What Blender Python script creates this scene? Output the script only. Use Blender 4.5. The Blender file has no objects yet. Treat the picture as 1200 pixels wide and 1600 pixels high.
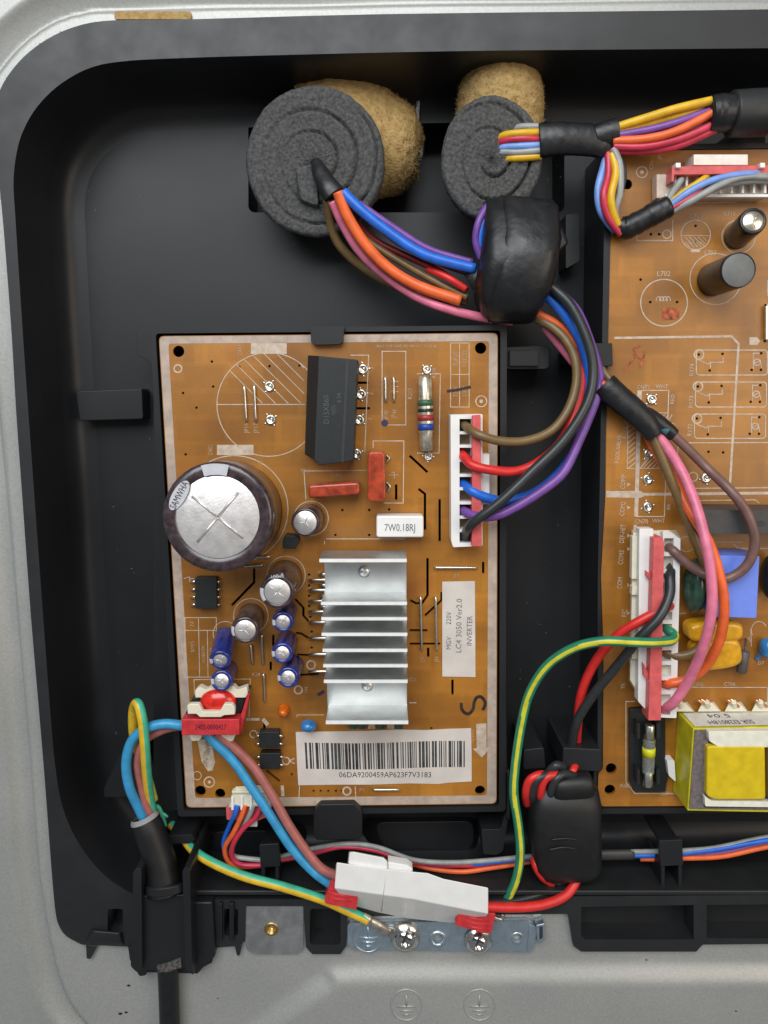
import bpy, math, random
import numpy as np
from mathutils import Vector, Matrix
from mathutils.geometry import delaunay_2d_cdt
random.seed(7)
C = bpy.context.scene.collection
scene = bpy.context.scene
# ------------------------------------------------------------------ camera
S = 0.00024                      # metres per unit (one unit = one photo pixel on the board plane)
D = 1200.0
TH = math.radians(8.6)
CZ, CY = D*math.cos(TH), D*math.sin(TH)
cam = bpy.data.cameras.new("camera")
cam.sensor_fit = 'VERTICAL'; cam.sensor_height = 24; cam.sensor_width = 18; cam.lens = 18
cam.clip_start = 0.005; cam.clip_end = 50
camo = bpy.data.objects.new("camera", cam); C.objects.link(camo)
camo.location = (0, CY*S, CZ*S); camo.rotation_euler = (-TH, 0, 0)
scene.camera = camo
# ------------------------------------------------------------------ world and lamps
w = bpy.data.worlds.new("World"); scene.world = w; w.use_nodes = True
bg = w.node_tree.nodes["Background"]; bg.inputs[0].default_value = (0.86, 0.93, 1.0, 1); bg.inputs[1].default_value = 0.21
def area(name, loc, target, size, sizey, energy, col):
    l = bpy.data.lights.new(name, 'AREA'); l.shape = 'RECTANGLE'; l.size = size; l.size_y = sizey; l.energy = energy; l.color = col
    o = bpy.data.objects.new(name, l); C.objects.link(o); o.location = loc
    o.rotation_euler = (Vector(target)-Vector(loc)).to_track_quat('-Z', 'Y').to_euler()
area("window_light", (-0.16, 0.60, 0.80), (-0.02, 0.04, 0), 0.85, 0.65, 13.2, (0.95, 0.98, 1.0))
area("room_light", (0.55, 0.1, 0.6), (0, -0.02, 0), 0.45, 0.45, 2.4, (1.0, 0.84, 0.68))
vs = scene.view_settings
vs.view_transform = 'Standard'; vs.look = 'None'; vs.gamma = 1; vs.exposure = -0.22

# ------------------------------------------------------------------ helpers
def P(x, y, h=0.0):
    a, b, c = x-600.0, -(y-800.0), -D
    yy = b*math.cos(TH) + c*math.sin(TH); zz = -b*math.sin(TH) + c*math.cos(TH)
    t = (h-CZ)/zz
    return Vector((a*t, CY+yy*t, h))
def U(x, y, h, r):               # a pixel length at that place and height, in units
    return (P(x+r, y, h)-P(x, y, h)).length
MATS = {}
def lin(c):
    return tuple(((v/255)/12.92 if v/255 <= .04045 else ((v/255+.055)/1.055)**2.4) for v in c)
def mat(name, col, rough=.45, metal=0., var=.05, vs_=400., bump=0., bs=3000., coat=0., trans=0., spec=.5, col2=None, sub=0., alpha=1., vroughness=0.):
    if name in MATS: return MATS[name]
    m = bpy.data.materials.new(name); m.use_nodes = True; nt = m.node_tree; n = nt.nodes; L = nt.links
    b = n["Principled BSDF"]; b.inputs["Roughness"].default_value = rough; b.inputs["Metallic"].default_value = metal
    b.inputs["Coat Weight"].default_value = coat; b.inputs["Coat Roughness"].default_value = .25
    b.inputs["Transmission Weight"].default_value = trans; b.inputs["Specular IOR Level"].default_value = spec
    b.inputs["Alpha"].default_value = alpha
    if sub: b.inputs["Subsurface Weight"].default_value = sub; b.inputs["Subsurface Scale"].default_value = .001
    tc = n.new("ShaderNodeTexCoord")
    nz = n.new("ShaderNodeTexNoise"); nz.inputs["Scale"].default_value = vs_; nz.inputs["Detail"].default_value = 5
    L.new(tc.outputs["Object"], nz.inputs["Vector"])
    mx = n.new("ShaderNodeMix"); mx.data_type = 'RGBA'
    c1 = col; c2 = col2 if col2 else tuple(v*(1-2*var) for v in col)
    mx.inputs[6].default_value = (*c2, 1); mx.inputs[7].default_value = (*tuple(min(1, v*(1+var)) for v in c1), 1) if not col2 else (*c1, 1)
    mr = n.new("ShaderNodeMapRange"); mr.inputs[1].default_value = .32; mr.inputs[2].default_value = .68
    L.new(nz.outputs["Fac"], mr.inputs[0]); L.new(mr.outputs[0], mx.inputs[0]); L.new(mx.outputs[2], b.inputs["Base Color"])
    if vroughness:
        m2 = n.new("ShaderNodeMapRange"); m2.inputs[1].default_value = .3; m2.inputs[2].default_value = .7
        m2.inputs[3].default_value = max(.05, rough-vroughness); m2.inputs[4].default_value = min(1, rough+vroughness)
        nz3 = n.new("ShaderNodeTexNoise"); nz3.inputs["Scale"].default_value = vs_*1.7; nz3.inputs["Detail"].default_value = 6
        L.new(tc.outputs["Object"], nz3.inputs["Vector"]); L.new(nz3.outputs["Fac"], m2.inputs[0]); L.new(m2.outputs[0], b.inputs["Roughness"])
    if bump:
        n2 = n.new("ShaderNodeTexNoise"); n2.inputs["Scale"].default_value = bs; n2.inputs["Detail"].default_value = 4
        L.new(tc.outputs["Object"], n2.inputs["Vector"])
        bp = n.new("ShaderNodeBump"); bp.inputs["Strength"].default_value = bump; bp.inputs["Distance"].default_value = .3/bs*max(1, bump)
        L.new(n2.outputs["Fac"], bp.inputs["Height"]); L.new(bp.outputs[0], b.inputs["Normal"])
    MATS[name] = m
    return m

def fill_holes(co, ed):           # triangles with an odd crossing count, so holes stay open
    r = delaunay_2d_cdt(co, ed, [], 0, 1e-4)
    V = np.array([v[:] for v in r[0]]); F = np.array([list(f)[:3] for f in r[2]])
    c = V[F].mean(1); ins = np.zeros(len(c), bool)
    for i, j in ed:
        ax, ay = co[i][:2]; bx, by = co[j][:2]
        ins ^= ((ay > c[:, 1]) != (by > c[:, 1])) & (c[:, 0] < (bx-ax)*(c[:, 1]-ay)/(by-ay+1e-12)+ax)
    A, B, Q = V[F[:, 0]], V[F[:, 1]], V[F[:, 2]]
    cr = (B[:, 0]-A[:, 0])*(Q[:, 1]-A[:, 1])-(B[:, 1]-A[:, 1])*(Q[:, 0]-A[:, 0])
    out = [list(map(int, f if k > 0 else f[::-1])) for f, k, o in zip(F, cr, ins) if o]
    return r[0], out
class MB:
    def __init__(s): s.v = []; s.f = []; s.mi = []; s.sm = []
    def add(s, vs, fs, smooth=False, mi=0):
        o = len(s.v); s.v += [Vector(v) for v in vs]
        for k, f in enumerate(fs):
            s.f.append([i+o for i in f]); s.mi.append(mi[k] if isinstance(mi, list) else mi); s.sm.append(smooth)
        return s
    # stacked outlines, given in pixels with a height each, bottom first
    def loft(s, rings, smooth=False, mi=0, caps=True, world=False):
        n = len(rings[0][0]); vs = []; fs = []
        for poly, z in rings:
            for q in poly: vs.append(q if world else P(q[0], q[1], z))
        for k in range(len(rings)-1):
            for i in range(n):
                j = (i+1) % n; fs.append([k*n+i, k*n+j, (k+1)*n+j, (k+1)*n+i])
        if caps:
            fs.append([i for i in range(n)][::-1]); fs.append([(len(rings)-1)*n+i for i in range(n)])
        return s.add(vs, fs, smooth, mi)
    def prism(s, poly, zt, zb, mi=0):
        top = [P(x, y, zt) for x, y in poly]; n = len(top)
        bot = [Vector((v.x, v.y, zb)) for v in top]
        fs = [[i, (i+1) % n, n+(i+1) % n, n+i] for i in range(n)] + [list(range(n))[::-1], [n+i for i in range(n)]]
        return s.add(bot+top, fs, False, mi)
    def box(s, x0, y0, x1, y1, zt, zb, mi=0): return s.prism([(x0, y1), (x1, y1), (x1, y0), (x0, y0)], zt, zb, mi)
    # flat plate with holes (pixel outlines), with thickness
    def plate(s, outer, holes, zt, zb, hz=None, bottom=True, mi=0):
        loops = [outer]+list(holes); co = []; ed = []
        for lp in loops:
            o = len(co); co += [P(x, y, zt).to_2d() for x, y in lp]
            ed += [(o+i, o+(i+1) % len(lp)) for i in range(len(lp))]
        rv, rf = fill_holes(co, ed)
        s.add([Vector((v.x, v.y, zt)) for v in rv], rf, False, mi)
        if bottom: s.add([Vector((v.x, v.y, zb)) for v in rv], [f[::-1] for f in rf], False, mi)
        for k, lp in enumerate(loops):
            t = [P(x, y, zt) for x, y in lp]; n = len(t)
            b = [Vector((v.x, v.y, zb)) for v in t]
            s.add(t+b, [[i, n+i, n+(i+1) % n, (i+1) % n] for i in range(n)], False, mi)
        return s
    # union of flat polygons at one height
    def flat(s, polys, z, mi=0, world=False):
        co = []; fc = []
        for pl in polys:
            pp = [(Vector(q[:2]) if world else P(q[0], q[1], z).to_2d()) for q in pl]
            if sum(pp[i-1].x*pp[i].y-pp[i].x*pp[i-1].y for i in range(len(pp))) < 0: pp = pp[::-1]
            o = len(co); co += pp
            fc.append(list(range(o, o+len(pl))))
        r = delaunay_2d_cdt(co, [], fc, 0, 1e-3)
        fs = [list(f) for f, of in zip(r[2], r[5]) if of]
        vs = [Vector((v.x, v.y, z)) for v in r[0]]
        out = []
        for f in fs:
            a, b, c = [vs[i] for i in f[:3]]
            if ((b-a).cross(c-a)).z < 0: f = f[::-1]
            out.append(f)
        return s.add(vs, out, False, mi)
    def lathe(s, A, B, prof, n=32, smooth=True, mi=0, u=None):
        ax = (B-A).normalized(); r0 = Vector((1, 0, 0)) if abs(ax.x) < .8 else Vector((0, 1, 0))
        e1 = (r0-ax*r0.dot(ax)).normalized(); e2 = ax.cross(e1)
        vs = []; fs = []
        for a, r in prof:
            for i in range(n):
                t = 2*math.pi*i/n
                vs.append(A+ax*a+e1*(r*math.cos(t))+e2*(r*math.sin(t)))
        for k in range(len(prof)-1):
            for i in range(n):
                j = (i+1) % n; fs.append([k*n+i, k*n+j, (k+1)*n+j, (k+1)*n+i])
        return s.add(vs, fs, smooth, mi)
    def tube(s, pts, r, n=12, sub=8, stripe=None, twist=0., world=False, cap=True, flat=1., jit=0., phase=0., wob=0.):
        p = [Vector(q) if world else P(*q[:3]) for q in pts]
        if wob: p = [v if i in (0, len(p)-1) else v+Vector((random.uniform(-wob, wob), random.uniform(-wob, wob), random.uniform(-wob, wob))) for i, v in enumerate(p)]
        rr = [q[3] if (len(q) > 3) else r for q in pts]
        path = []; rad = []
        for i in range(len(p)-1):
            p0 = p[max(i-1, 0)]; p1 = p[i]; p2 = p[i+1]; p3 = p[min(i+2, len(p)-1)]
            for k in range(sub):
                t = k/sub
                path.append(0.5*((2*p1)+(p2-p0)*t+(2*p0-5*p1+4*p2-p3)*t*t+(3*p1-p0-3*p2+p3)*t**3)); rad.append(rr[i]*(1-t)+rr[i+1]*t)
        path.append(p[-1]); rad.append(rr[-1])
        T = [(path[min(i+1, len(path)-1)]-path[max(i-1, 0)]).normalized() for i in range(len(path))]
        e = Vector((0, 0, 1)); e = (e-T[0]*e.dot(T[0]))
        if e.length < .1: e = Vector((1, 0, 0)); e = e-T[0]*e.dot(T[0])
        e.normalize(); vs = []; fs = []; mis = []
        L = 0
        for i, c in enumerate(path):
            e = (e-T[i]*e.dot(T[i])).normalized(); f = T[i].cross(e)
            if i: L += (c-path[i-1]).length
            jj = 1+(random.uniform(-jit, jit) if jit else 0)
            for k in range(n):
                a = 2*math.pi*k/n
                vs.append(c+e*(rad[i]*flat*jj*math.cos(a))+f*(rad[i]*jj*math.sin(a)))
            if i < len(path)-1:
                for k in range(n):
                    j = (k+1) % n; fs.append([i*n+k, i*n+j, (i+1)*n+j, (i+1)*n+k])
                    if stripe:
                        a = (k+.5)/n+phase+twist*L/100.
                        mis.append(1 if (a % 1.) < stripe else 0)
                    else: mis.append(0)
        if cap:
            fs += [list(range(n))[::-1], [(len(path)-1)*n+i for i in range(n)]]; mis += [0, 0]
        return s.add(vs, fs, True, mis)
    def ball(s, c, rx, ry, rz, nu=20, nv=12, mi=0, half=False):
        vs = []; fs = []
        lo = 0 if half else -math.pi/2
        for j in range(nv+1):
            b = lo+(math.pi/2-lo)*j/nv
            for i in range(nu):
                a = 2*math.pi*i/nu
                vs.append(c+Vector((rx*math.cos(a)*math.cos(b), ry*math.sin(a)*math.cos(b), rz*math.sin(b))))
        for j in range(nv):
            for i in range(nu):
                k = (i+1) % nu; fs.append([j*nu+i, j*nu+k, (j+1)*nu+k, (j+1)*nu+i])
        return s.add(vs, fs, True, mi)

def ROOTLOC(o):
    l = Vector((0, 0, 0))
    while o is not None: l += o.location; o = o.parent
    return l
def obj(name, mb, m, parent=None, bevel=0., seg=2, label=None, smooth=False, subd=0):
    me = bpy.data.meshes.new(name)
    off = ROOTLOC(parent) if parent is not None else Vector((0, 0, 0))
    me.from_pydata([(v*S-off)[:] for v in mb.v], [], mb.f)
    ms = m if isinstance(m, (list, tuple)) else [m]
    for k in ms: me.materials.append(k)
    for i, p in enumerate(me.polygons): p.material_index = min(mb.mi[i], len(ms)-1); p.use_smooth = mb.sm[i] or smooth
    me.update()
    o = bpy.data.objects.new(name, me); C.objects.link(o)
    if parent is not None: o.parent = parent
    if bevel:
        b = o.modifiers.new("bevel", 'BEVEL'); b.width = bevel*S; b.segments = seg; b.limit_method = 'ANGLE'; b.angle_limit = math.radians(35)
        b.use_clamp_overlap = True
        for p in me.polygons: p.use_smooth = True
        wn = o.modifiers.new("wn", 'WEIGHTED_NORMAL'); wn.keep_sharp = False
    if subd:
        sm = o.modifiers.new("sub", 'SUBSURF'); sm.levels = subd; sm.render_levels = subd
    if label: o["label"] = label
    return o
def tag(o, label, cat, group=None):
    o["label"] = label; o["category"] = cat
    if group: o["group"] = group
    return o
def thing(name, x, y, h, label, cat, group=None):
    o = bpy.data.objects.new(name, None); C.objects.link(o); o.empty_display_size = .01
    o.location = P(x, y, h)*S
    return tag(o, label, cat, group)
def struct(name, mb, m, **k):
    o = obj(name, mb, m, **k); o["kind"] = "structure"; return o
def circ(x, y, r, n=20, ry=None, a0=0., a1=360.):
    ry = r if ry is None else ry
    full = abs(a1-a0) >= 360
    k = n if full else n+1
    return [(x+r*math.cos(math.radians(a0+(a1-a0)*i/n)), y+ry*math.sin(math.radians(a0+(a1-a0)*i/n))) for i in range(k)]
def rrect(x0, y0, x1, y1, r, n=4):
    o = []
    for cx, cy, a in ((x1-r, y0+r, -90), (x1-r, y1-r, 0), (x0+r, y1-r, 90), (x0+r, y0+r, 180)):
        for i in range(n+1):
            t = math.radians(a+90*i/n); o.append((cx+r*math.cos(t), cy+r*math.sin(t)))
    return o[::-1]
def rpoly(pts, r, n=3):           # round the corners of a polygon
    o = []; N = len(pts)
    for i in range(N):
        p0 = Vector(pts[i-1]); p = Vector(pts[i]); p1 = Vector(pts[(i+1) % N])
        a = (p0-p); b = (p1-p); rr = min(r, a.length*.45, b.length*.45)
        A = p+a.normalized()*rr; B = p+b.normalized()*rr
        for k in range(n+1):
            t = k/n; q = A*(1-t)**2+p*2*t*(1-t)+B*t*t; o.append((q.x, q.y))
    return o
def stroke(pts, w, closed=False):
    p = [Vector(q) for q in pts]; n = len(p); out = []
    segs = n if closed else n-1
    for i in range(segs):
        a = p[i]; b = p[(i+1) % n]; d = (b-a)
        if d.length < 1e-6: continue
        d.normalize(); nn = Vector((-d.y, d.x))*(w/2); e = d*(w/2*.8)
        out.append([tuple(a-e+nn), tuple(a-e-nn), tuple(b+e-nn), tuple(b+e+nn)])
    return out
def slot(pts, w):                 # outline of a bent slot, mitred, for holes
    p = [Vector(q) for q in pts]; Lh = []; R = []
    for i in range(len(p)):
        d0 = (p[i]-p[i-1]).normalized() if i else (p[1]-p[0]).normalized()
        d1 = (p[i+1]-p[i]).normalized() if i < len(p)-1 else d0
        d = (d0+d1).normalized(); nn = Vector((-d.y, d.x)); k = 1/max(.5, nn.dot(Vector((-d1.y, d1.x))))
        Lh.append(tuple(p[i]+nn*(w/2*k))); R.append(tuple(p[i]-nn*(w/2*k)))
    return Lh+R[::-1]
def text(mb, s, x, y, h, size, rot=0., wx=1., mi=0, z=0., tilt=None, align='CENTER'):
    cu = bpy.data.curves.new("t", 'FONT'); cu.body = s; cu.align_x = align; cu.align_y = 'CENTER'; cu.size = 1; cu.resolution_u = 2
    o = bpy.data.objects.new("t", cu)
    C.objects.link(o)
    dg = bpy.context.evaluated_depsgraph_get(); me = bpy.data.meshes.new_from_object(o.evaluated_get(dg))
    k = U(x, y, h, 1)*size*1.38; c = P(x, y, h); a = math.radians(rot)
    vs = []
    for v in me.vertices:
        X, Y = v.co.x*wx*k, v.co.y*k
        q = Vector((X*math.cos(a)-Y*math.sin(a), X*math.sin(a)+Y*math.cos(a), 0))
        if tilt is not None: q = tilt @ q
        vs.append(c+q+Vector((0, 0, z)))
    mb.add(vs, [list(p.vertices) for p in me.polygons], False, mi)
    C.objects.unlink(o); bpy.data.objects.remove(o); bpy.data.curves.remove(cu); bpy.data.meshes.remove(me)

# ------------------------------------------------------------------ materials
BLK = mat("black_plastic", lin((34, 35, 37)), .42, var=.16, vs_=14, bump=.05, bs=2500, vroughness=.035, spec=.36)
BLK2 = mat("flange_plastic", lin((34, 36, 37)), .48, var=.10, vs_=60, spec=.5, bump=.10, bs=3500, vroughness=.06)
TAPE = mat("black_tape", lin((28, 29, 31)), .40, var=.12, vs_=150, bump=.22, bs=170, vroughness=.1)
RUB = mat("rubber_sheath", lin((23, 23, 24)), .48, var=.15, vs_=250, bump=.06, bs=2000)
ICB = mat("moulded_black", lin((29, 33, 34)), .5, var=.1, vs_=500, bump=.15, bs=6000)
def panel_metal():
    m = bpy.data.materials.new("painted_steel"); m.use_nodes = True; nt = m.node_tree; n = nt.nodes; L = nt.links
    b = n["Principled BSDF"]; b.inputs["Metallic"].default_value = .35
    tc = n.new("ShaderNodeTexCoord")
    def noise(sc, det=4):
        z = n.new("ShaderNodeTexNoise"); z.inputs["Scale"].default_value = sc; z.inputs["Detail"].default_value = det; L.new(tc.outputs["Object"], z.inputs["Vector"]); return z
    a = noise(22, 5); f = noise(1100, 3)
    mx = n.new("ShaderNodeMix"); mx.data_type = 'RGBA'; mx.inputs[6].default_value = (.34, .35, .34, 1); mx.inputs[7].default_value = (.46, .455, .425, 1)
    L.new(a.outputs["Fac"], mx.inputs[0])
    m2 = n.new("ShaderNodeMix"); m2.data_type = 'RGBA'; m2.blend_type = 'MULTIPLY'; m2.inputs[0].default_value = .55
    mr = n.new("ShaderNodeMapRange"); mr.inputs[1].default_value = .3; mr.inputs[2].default_value = .7; mr.inputs[3].default_value = .82; mr.inputs[4].default_value = 1.1
    L.new(f.outputs["Fac"], mr.inputs[0]); L.new(mx.outputs[2], m2.inputs[6]); L.new(mr.outputs[0], m2.inputs[7]); L.new(m2.outputs[2], b.inputs["Base Color"])
    r = n.new("ShaderNodeMapRange"); r.inputs[3].default_value = .34; r.inputs[4].default_value = .55; L.new(a.outputs["Fac"], r.inputs[0]); L.new(r.outputs[0], b.inputs["Roughness"])
    g = noise(1500, 2); bp = n.new("ShaderNodeBump"); bp.inputs["Strength"].default_value = .3; bp.inputs["Distance"].default_value = .0001
    L.new(g.outputs["Fac"], bp.inputs["Height"]); L.new(bp.outputs[0], b.inputs["Normal"])
    return m
STEEL = panel_metal()
ZINC = mat("zinc_plate", (.50, .60, .68), .3, metal=.85, var=.06, vs_=250, bump=.1, bs=700, vroughness=.1)
GALV = mat("galvanised_tab", (.55, .55, .54), .36, metal=.9, var=.07, vs_=180, bump=.12, bs=500, vroughness=.12)
SILV = mat("tinned_metal", (.80, .78, .70), .28, metal=1., var=.1, vs_=600, bump=.2, bs=1200)
CHRM = mat("screw_metal", (.74, .72, .68), .16, metal=1., var=.1, vs_=500)
ALU = mat("aluminium", (.80, .81, .80), .36, metal=.92, var=.07, vs_=120, bump=.05, bs=1500)
CAPT = mat("capacitor_top_metal", (.84, .80, .78), .38, metal=.75, var=.08, vs_=250, bump=.15, bs=900)
GOLDT = mat("bright_capacitor_top", (.86, .78, .62), .25, metal=.9, var=.1, vs_=250)
def board_mat():
    m = bpy.data.materials.new("phenolic_board"); m.use_nodes = True; nt = m.node_tree; n = nt.nodes; L = nt.links
    b = n["Principled BSDF"]; b.inputs["Roughness"].default_value = .36; b.inputs["Coat Weight"].default_value = .25; b.inputs["Coat Roughness"].default_value = .3
    tc = n.new("ShaderNodeTexCoord")
    def noise(sc, det=4, v=None):
        z = n.new("ShaderNodeTexNoise"); z.inputs["Scale"].default_value = sc; z.inputs["Detail"].default_value = det; L.new(v or tc.outputs["Object"], z.inputs["Vector"]); return z
    a = noise(28, 4); rp = n.new("ShaderNodeValToRGB")
    e = rp.color_ramp.elements; e[0].position = .30; e[0].color = (.26, .098, .011, 1); e[1].position = .72; e[1].color = (.50, .208, .024, 1)
    L.new(a.outputs["Fac"], rp.inputs[0])
    # copper areas seen faintly through the laminate
    vo = n.new("ShaderNodeTexVoronoi"); vo.distance = 'CHEBYCHEV'; vo.inputs["Scale"].default_value = 60; L.new(tc.outputs["Object"], vo.inputs["Vector"])
    mr = n.new("ShaderNodeMapRange"); mr.inputs[1].default_value = .35; mr.inputs[2].default_value = .42; mr.inputs[3].default_value = 1.; mr.inputs[4].default_value = .86
    L.new(vo.outputs["Distance"], mr.inputs[0])
    mm = n.new("ShaderNodeMix"); mm.data_type = 'RGBA'; mm.blend_type = 'MULTIPLY'; mm.inputs[0].default_value = 1
    L.new(rp.outputs[0], mm.inputs[6]); L.new(mr.outputs[0], mm.inputs[7])
    bk = n.new("ShaderNodeTexBrick"); bk.inputs["Scale"].default_value = 26; bk.offset = .37; bk.squash = 1.6; bk.squash_frequency = 3; bk.inputs["Mortar Size"].default_value = .028; bk.inputs["Mortar Smooth"].default_value = .3
    bk.inputs["Color1"].default_value = (1, 1, 1, 1); bk.inputs["Color2"].default_value = (.9, .89, .86, 1); bk.inputs["Mortar"].default_value = (1.16, 1.14, 1.1, 1)
    L.new(tc.outputs["Object"], bk.inputs["Vector"]); mk = n.new("ShaderNodeMix"); mk.data_type = 'RGBA'; mk.blend_type = 'MULTIPLY'; mk.inputs[0].default_value = .38
    L.new(mm.outputs[2], mk.inputs[6]); L.new(bk.outputs["Color"], mk.inputs[7]); mm = mk
    # reddish flux stains
    c = noise(45, 3); m3 = n.new("ShaderNodeMapRange"); m3.inputs[1].default_value = .62; m3.inputs[2].default_value = .78; m3.inputs[3].default_value = 0; m3.inputs[4].default_value = .55
    L.new(c.outputs["Fac"], m3.inputs[0]); mz = n.new("ShaderNodeMix"); mz.data_type = 'RGBA'; mz.inputs[7].default_value = (.33, .09, .02, 1)
    L.new(m3.outputs[0], mz.inputs[0]); L.new(mm.outputs[2], mz.inputs[6])
    gr = noise(2600, 2); m4 = n.new("ShaderNodeMapRange"); m4.inputs[1].default_value = .3; m4.inputs[2].default_value = .7; m4.inputs[3].default_value = .9; m4.inputs[4].default_value = 1.08
    L.new(gr.outputs["Fac"], m4.inputs[0]); mg = n.new("ShaderNodeMix"); mg.data_type = 'RGBA'; mg.blend_type = 'MULTIPLY'; mg.inputs[0].default_value = 1
    L.new(mz.outputs[2], mg.inputs[6]); L.new(m4.outputs[0], mg.inputs[7]); L.new(mg.outputs[2], b.inputs["Base Color"])
    return m
PCB = board_mat()
SILK = mat("white_print", (.56, .45, .35), .5, var=.12, vs_=500)
SILKL = mat("faint_print", (.50, .35, .22), .5, var=.18, vs_=900)
INK = mat("black_ink", (.03, .03, .035), .5)
INKG = mat("grey_ink", (.16, .16, .17), .5, var=.3, vs_=800)
MARK = mat("marker_ink", (.035, .02, .02), .45, var=.3)
REDI = mat("red_marker", (.45, .09, .02), .45, var=.4, vs_=500)
PAPER = mat("label_paper", (.66, .60, .55), .55, var=.06, vs_=90)
WHITE = mat("white_nylon", (.82, .81, .79), .38, var=.02, vs_=200, sub=.1)
CREAM = mat("cream_nylon", (.76, .71, .56), .42, var=.03, vs_=300, sub=.1)
RED = mat("red_plastic", (.58, .035, .04), .4, var=.12, vs_=300)
PINKR = mat("coral_plastic", (.66, .11, .11), .42, var=.1, vs_=300)
FILM = mat("red_film_capacitor", (.42, .055, .02), .25, var=.25, vs_=300, coat=.4)
REDR = mat("red_resin", (.70, .02, .01), .2, var=.2, vs_=400, coat=.5)
BLUR = mat("blue_resin", (.03, .20, .50), .25, var=.15, coat=.4)
ORGR = mat("orange_resin", (.90, .16, .005), .18, var=.2, trans=.15, coat=.4)
BLUB = mat("blue_case", (.16, .26, .82), .4, var=.02)
GRNR = mat("dark_green_resin", (.03, .085, .06), .22, var=.3, vs_=300, coat=.5)
YELR = mat("yellow_resin", (.72, .36, .01), .22, var=.1, vs_=400, coat=.5)
YTAP = mat("yellow_tape", (.68, .50, .01), .3, var=.08, vs_=200, coat=.3)
YSID = mat("yellow_core_tape", (.62, .56, .02), .35, var=.1, vs_=200)
CORE = mat("core_steel", (.20, .17, .17), .5, metal=.3, var=.15, vs_=700)
SLV = mat("brown_sleeve", (.055, .035, .04), .22, var=.3, vs_=400, coat=.5)
SLB = mat("blue_sleeve", (.02, .035, .22), .22, var=.2, vs_=400, coat=.5)
SLK = mat("black_sleeve", (.014, .015, .016), .3, var=.2, vs_=400)
SLW = mat("sleeve_print", (.55, .56, .60), .35)
GLASS = mat("fuse_glass", (.75, .78, .74), .08, trans=.85, var=.02)
OCHR = mat("ochre_foam", (.47, .325, .135), .95, var=.3, vs_=500, bump=1.5, bs=1300, col2=(.34, .21, .07))
def foam_mat():
    m = mat("grey_foam", (.10, .10, .098), .9, var=.3, vs_=900, bump=1.2, bs=1300, col2=(.038, .038, .039)); return m
FOAM = foam_mat()
def wire(name, c, r=.34): return mat(name, tuple(v*.93+.006 for v in c), r+.04, var=.09, vs_=260, coat=.0, bump=.04, bs=600)
WB = wire("blue_wire", (.012, .15, .70)); WP = wire("purple_wire", (.19, .07, .36)); WK = wire("black_wire", (.022, .027, .028)); WR = wire("red_wire", (.72, .022, .018))
WO = wire("orange_wire", (.90, .15, .03)); WPK = wire("pink_wire", (.80, .20, .32)); WBR = wire("brown_wire", (.19, .115, .04)); WDR = wire("dark_red_wire", (.28, .015, .02))
WM = wire("mauve_brown_wire", (.19, .10, .085)); WY = wire("yellow_wire", (.80, .47, .01)); WG = wire("grey_wire", (.34, .35, .34)); WLB = wire("light_blue_wire", (.20, .36, .80))
WC = wire("cyan_wire", (.04, .33, .62)); WRB = wire("rose_brown_wire", (.42, .13, .11)); WGR = wire("green_wire", (.02, .24, .13)); WYG = wire("yellow_stripe", (.68, .62, .03)); WCR = wire("crimson_wire", (.60, .03, .07))
WGR2 = wire("mint_wire", (.06, .48, .30)); WYY = wire("gold_stripe", (.80, .50, .02))

# ------------------------------------------------------------------ setting: steel back panel
FL_OUT = [(1330, 12), (1100, 16), (600, 22), (300, 30), (200, 31), (160, 33), (130, 38), (95, 50), (60, 70), (30, 96), (5, 130), (-8, 165), (-14, 205), (-12, 245), (-2, 285), (4, 340), (9, 400), (18, 520), (25, 640), (35, 780), (48, 960), (60, 1100), (70, 1220), (79, 1340), (86, 1420), (92, 1446), (104, 1463), (128, 1476)]
def dist_poly(X, Y, poly, closed=True):
    d = np.full(X.shape, 1e9); n = len(poly); inside = np.zeros(X.shape, bool)
    for i in range(n if closed else n-1):
        ax, ay = poly[i][:2]; bx, by = poly[(i+1) % n][:2]
        vx, vy = bx-ax, by-ay; t = np.clip(((X-ax)*vx+(Y-ay)*vy)/(vx*vx+vy*vy+1e-9), 0, 1)
        d = np.minimum(d, np.hypot(X-ax-t*vx, Y-ay-t*vy))
        if closed:
            c = ((ay > Y) != (by > Y)) & (X < (bx-ax)*(Y-ay)/(by-ay+1e-12)+ax); inside ^= c
    return d, inside
def smooth_path(pts, sub=6, z=0.):
    p = [P(x, y, z) for x, y in pts]; out = []
    for i in range(len(p)-1):
        p0 = p[max(i-1, 0)]; p1 = p[i]; p2 = p[i+1]; p3 = p[min(i+2, len(p)-1)]
        for k in range(sub):
            t = k/sub; out.append(0.5*((2*p1)+(p2-p0)*t+(2*p0-5*p1+4*p2-p3)*t*t+(3*p1-p0-3*p2+p3)*t**3))
    out.append(p[-1]); return out
LIP = [(1500, -2), (1100, 2), (600, 9), (300, 15), (170, 18), (120, 24), (80, 38), (40, 66), (10, 98), (-15, 135), (-30, 190), (-32, 260), (-24, 340), (-14, 450), (-4, 600), (12, 780), (28, 960), (40, 1100), (48, 1200), (60, 1350), (75, 1450), (95, 1535), (125, 1590), (170, 1625), (260, 1645), (1500, 1650)]
lipw = smooth_path(LIP, 5, 20)
lipw2 = lipw+[P(1700, 1650, 20), P(1700, -2, 20)]
xs = np.arange(-980, 1000, 5.); ys = np.arange(-1150, 960, 5.)
X, Y = np.meshgrid(xs, ys)
d, ins = dist_poly(X, Y, lipw2); sd = np.where(ins, d, -d)
def sst(x, a, b): t = np.clip((x-a)/(b-a), 0, 1); return t*t*(3-2*t)
q_ = np.clip((-sd-9)/34, 0, 1); Z = 20-20*sst(-sd, 0, 9)+20*(q_**1.3)*(1-.15*np.sin(np.pi*q_))
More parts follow.
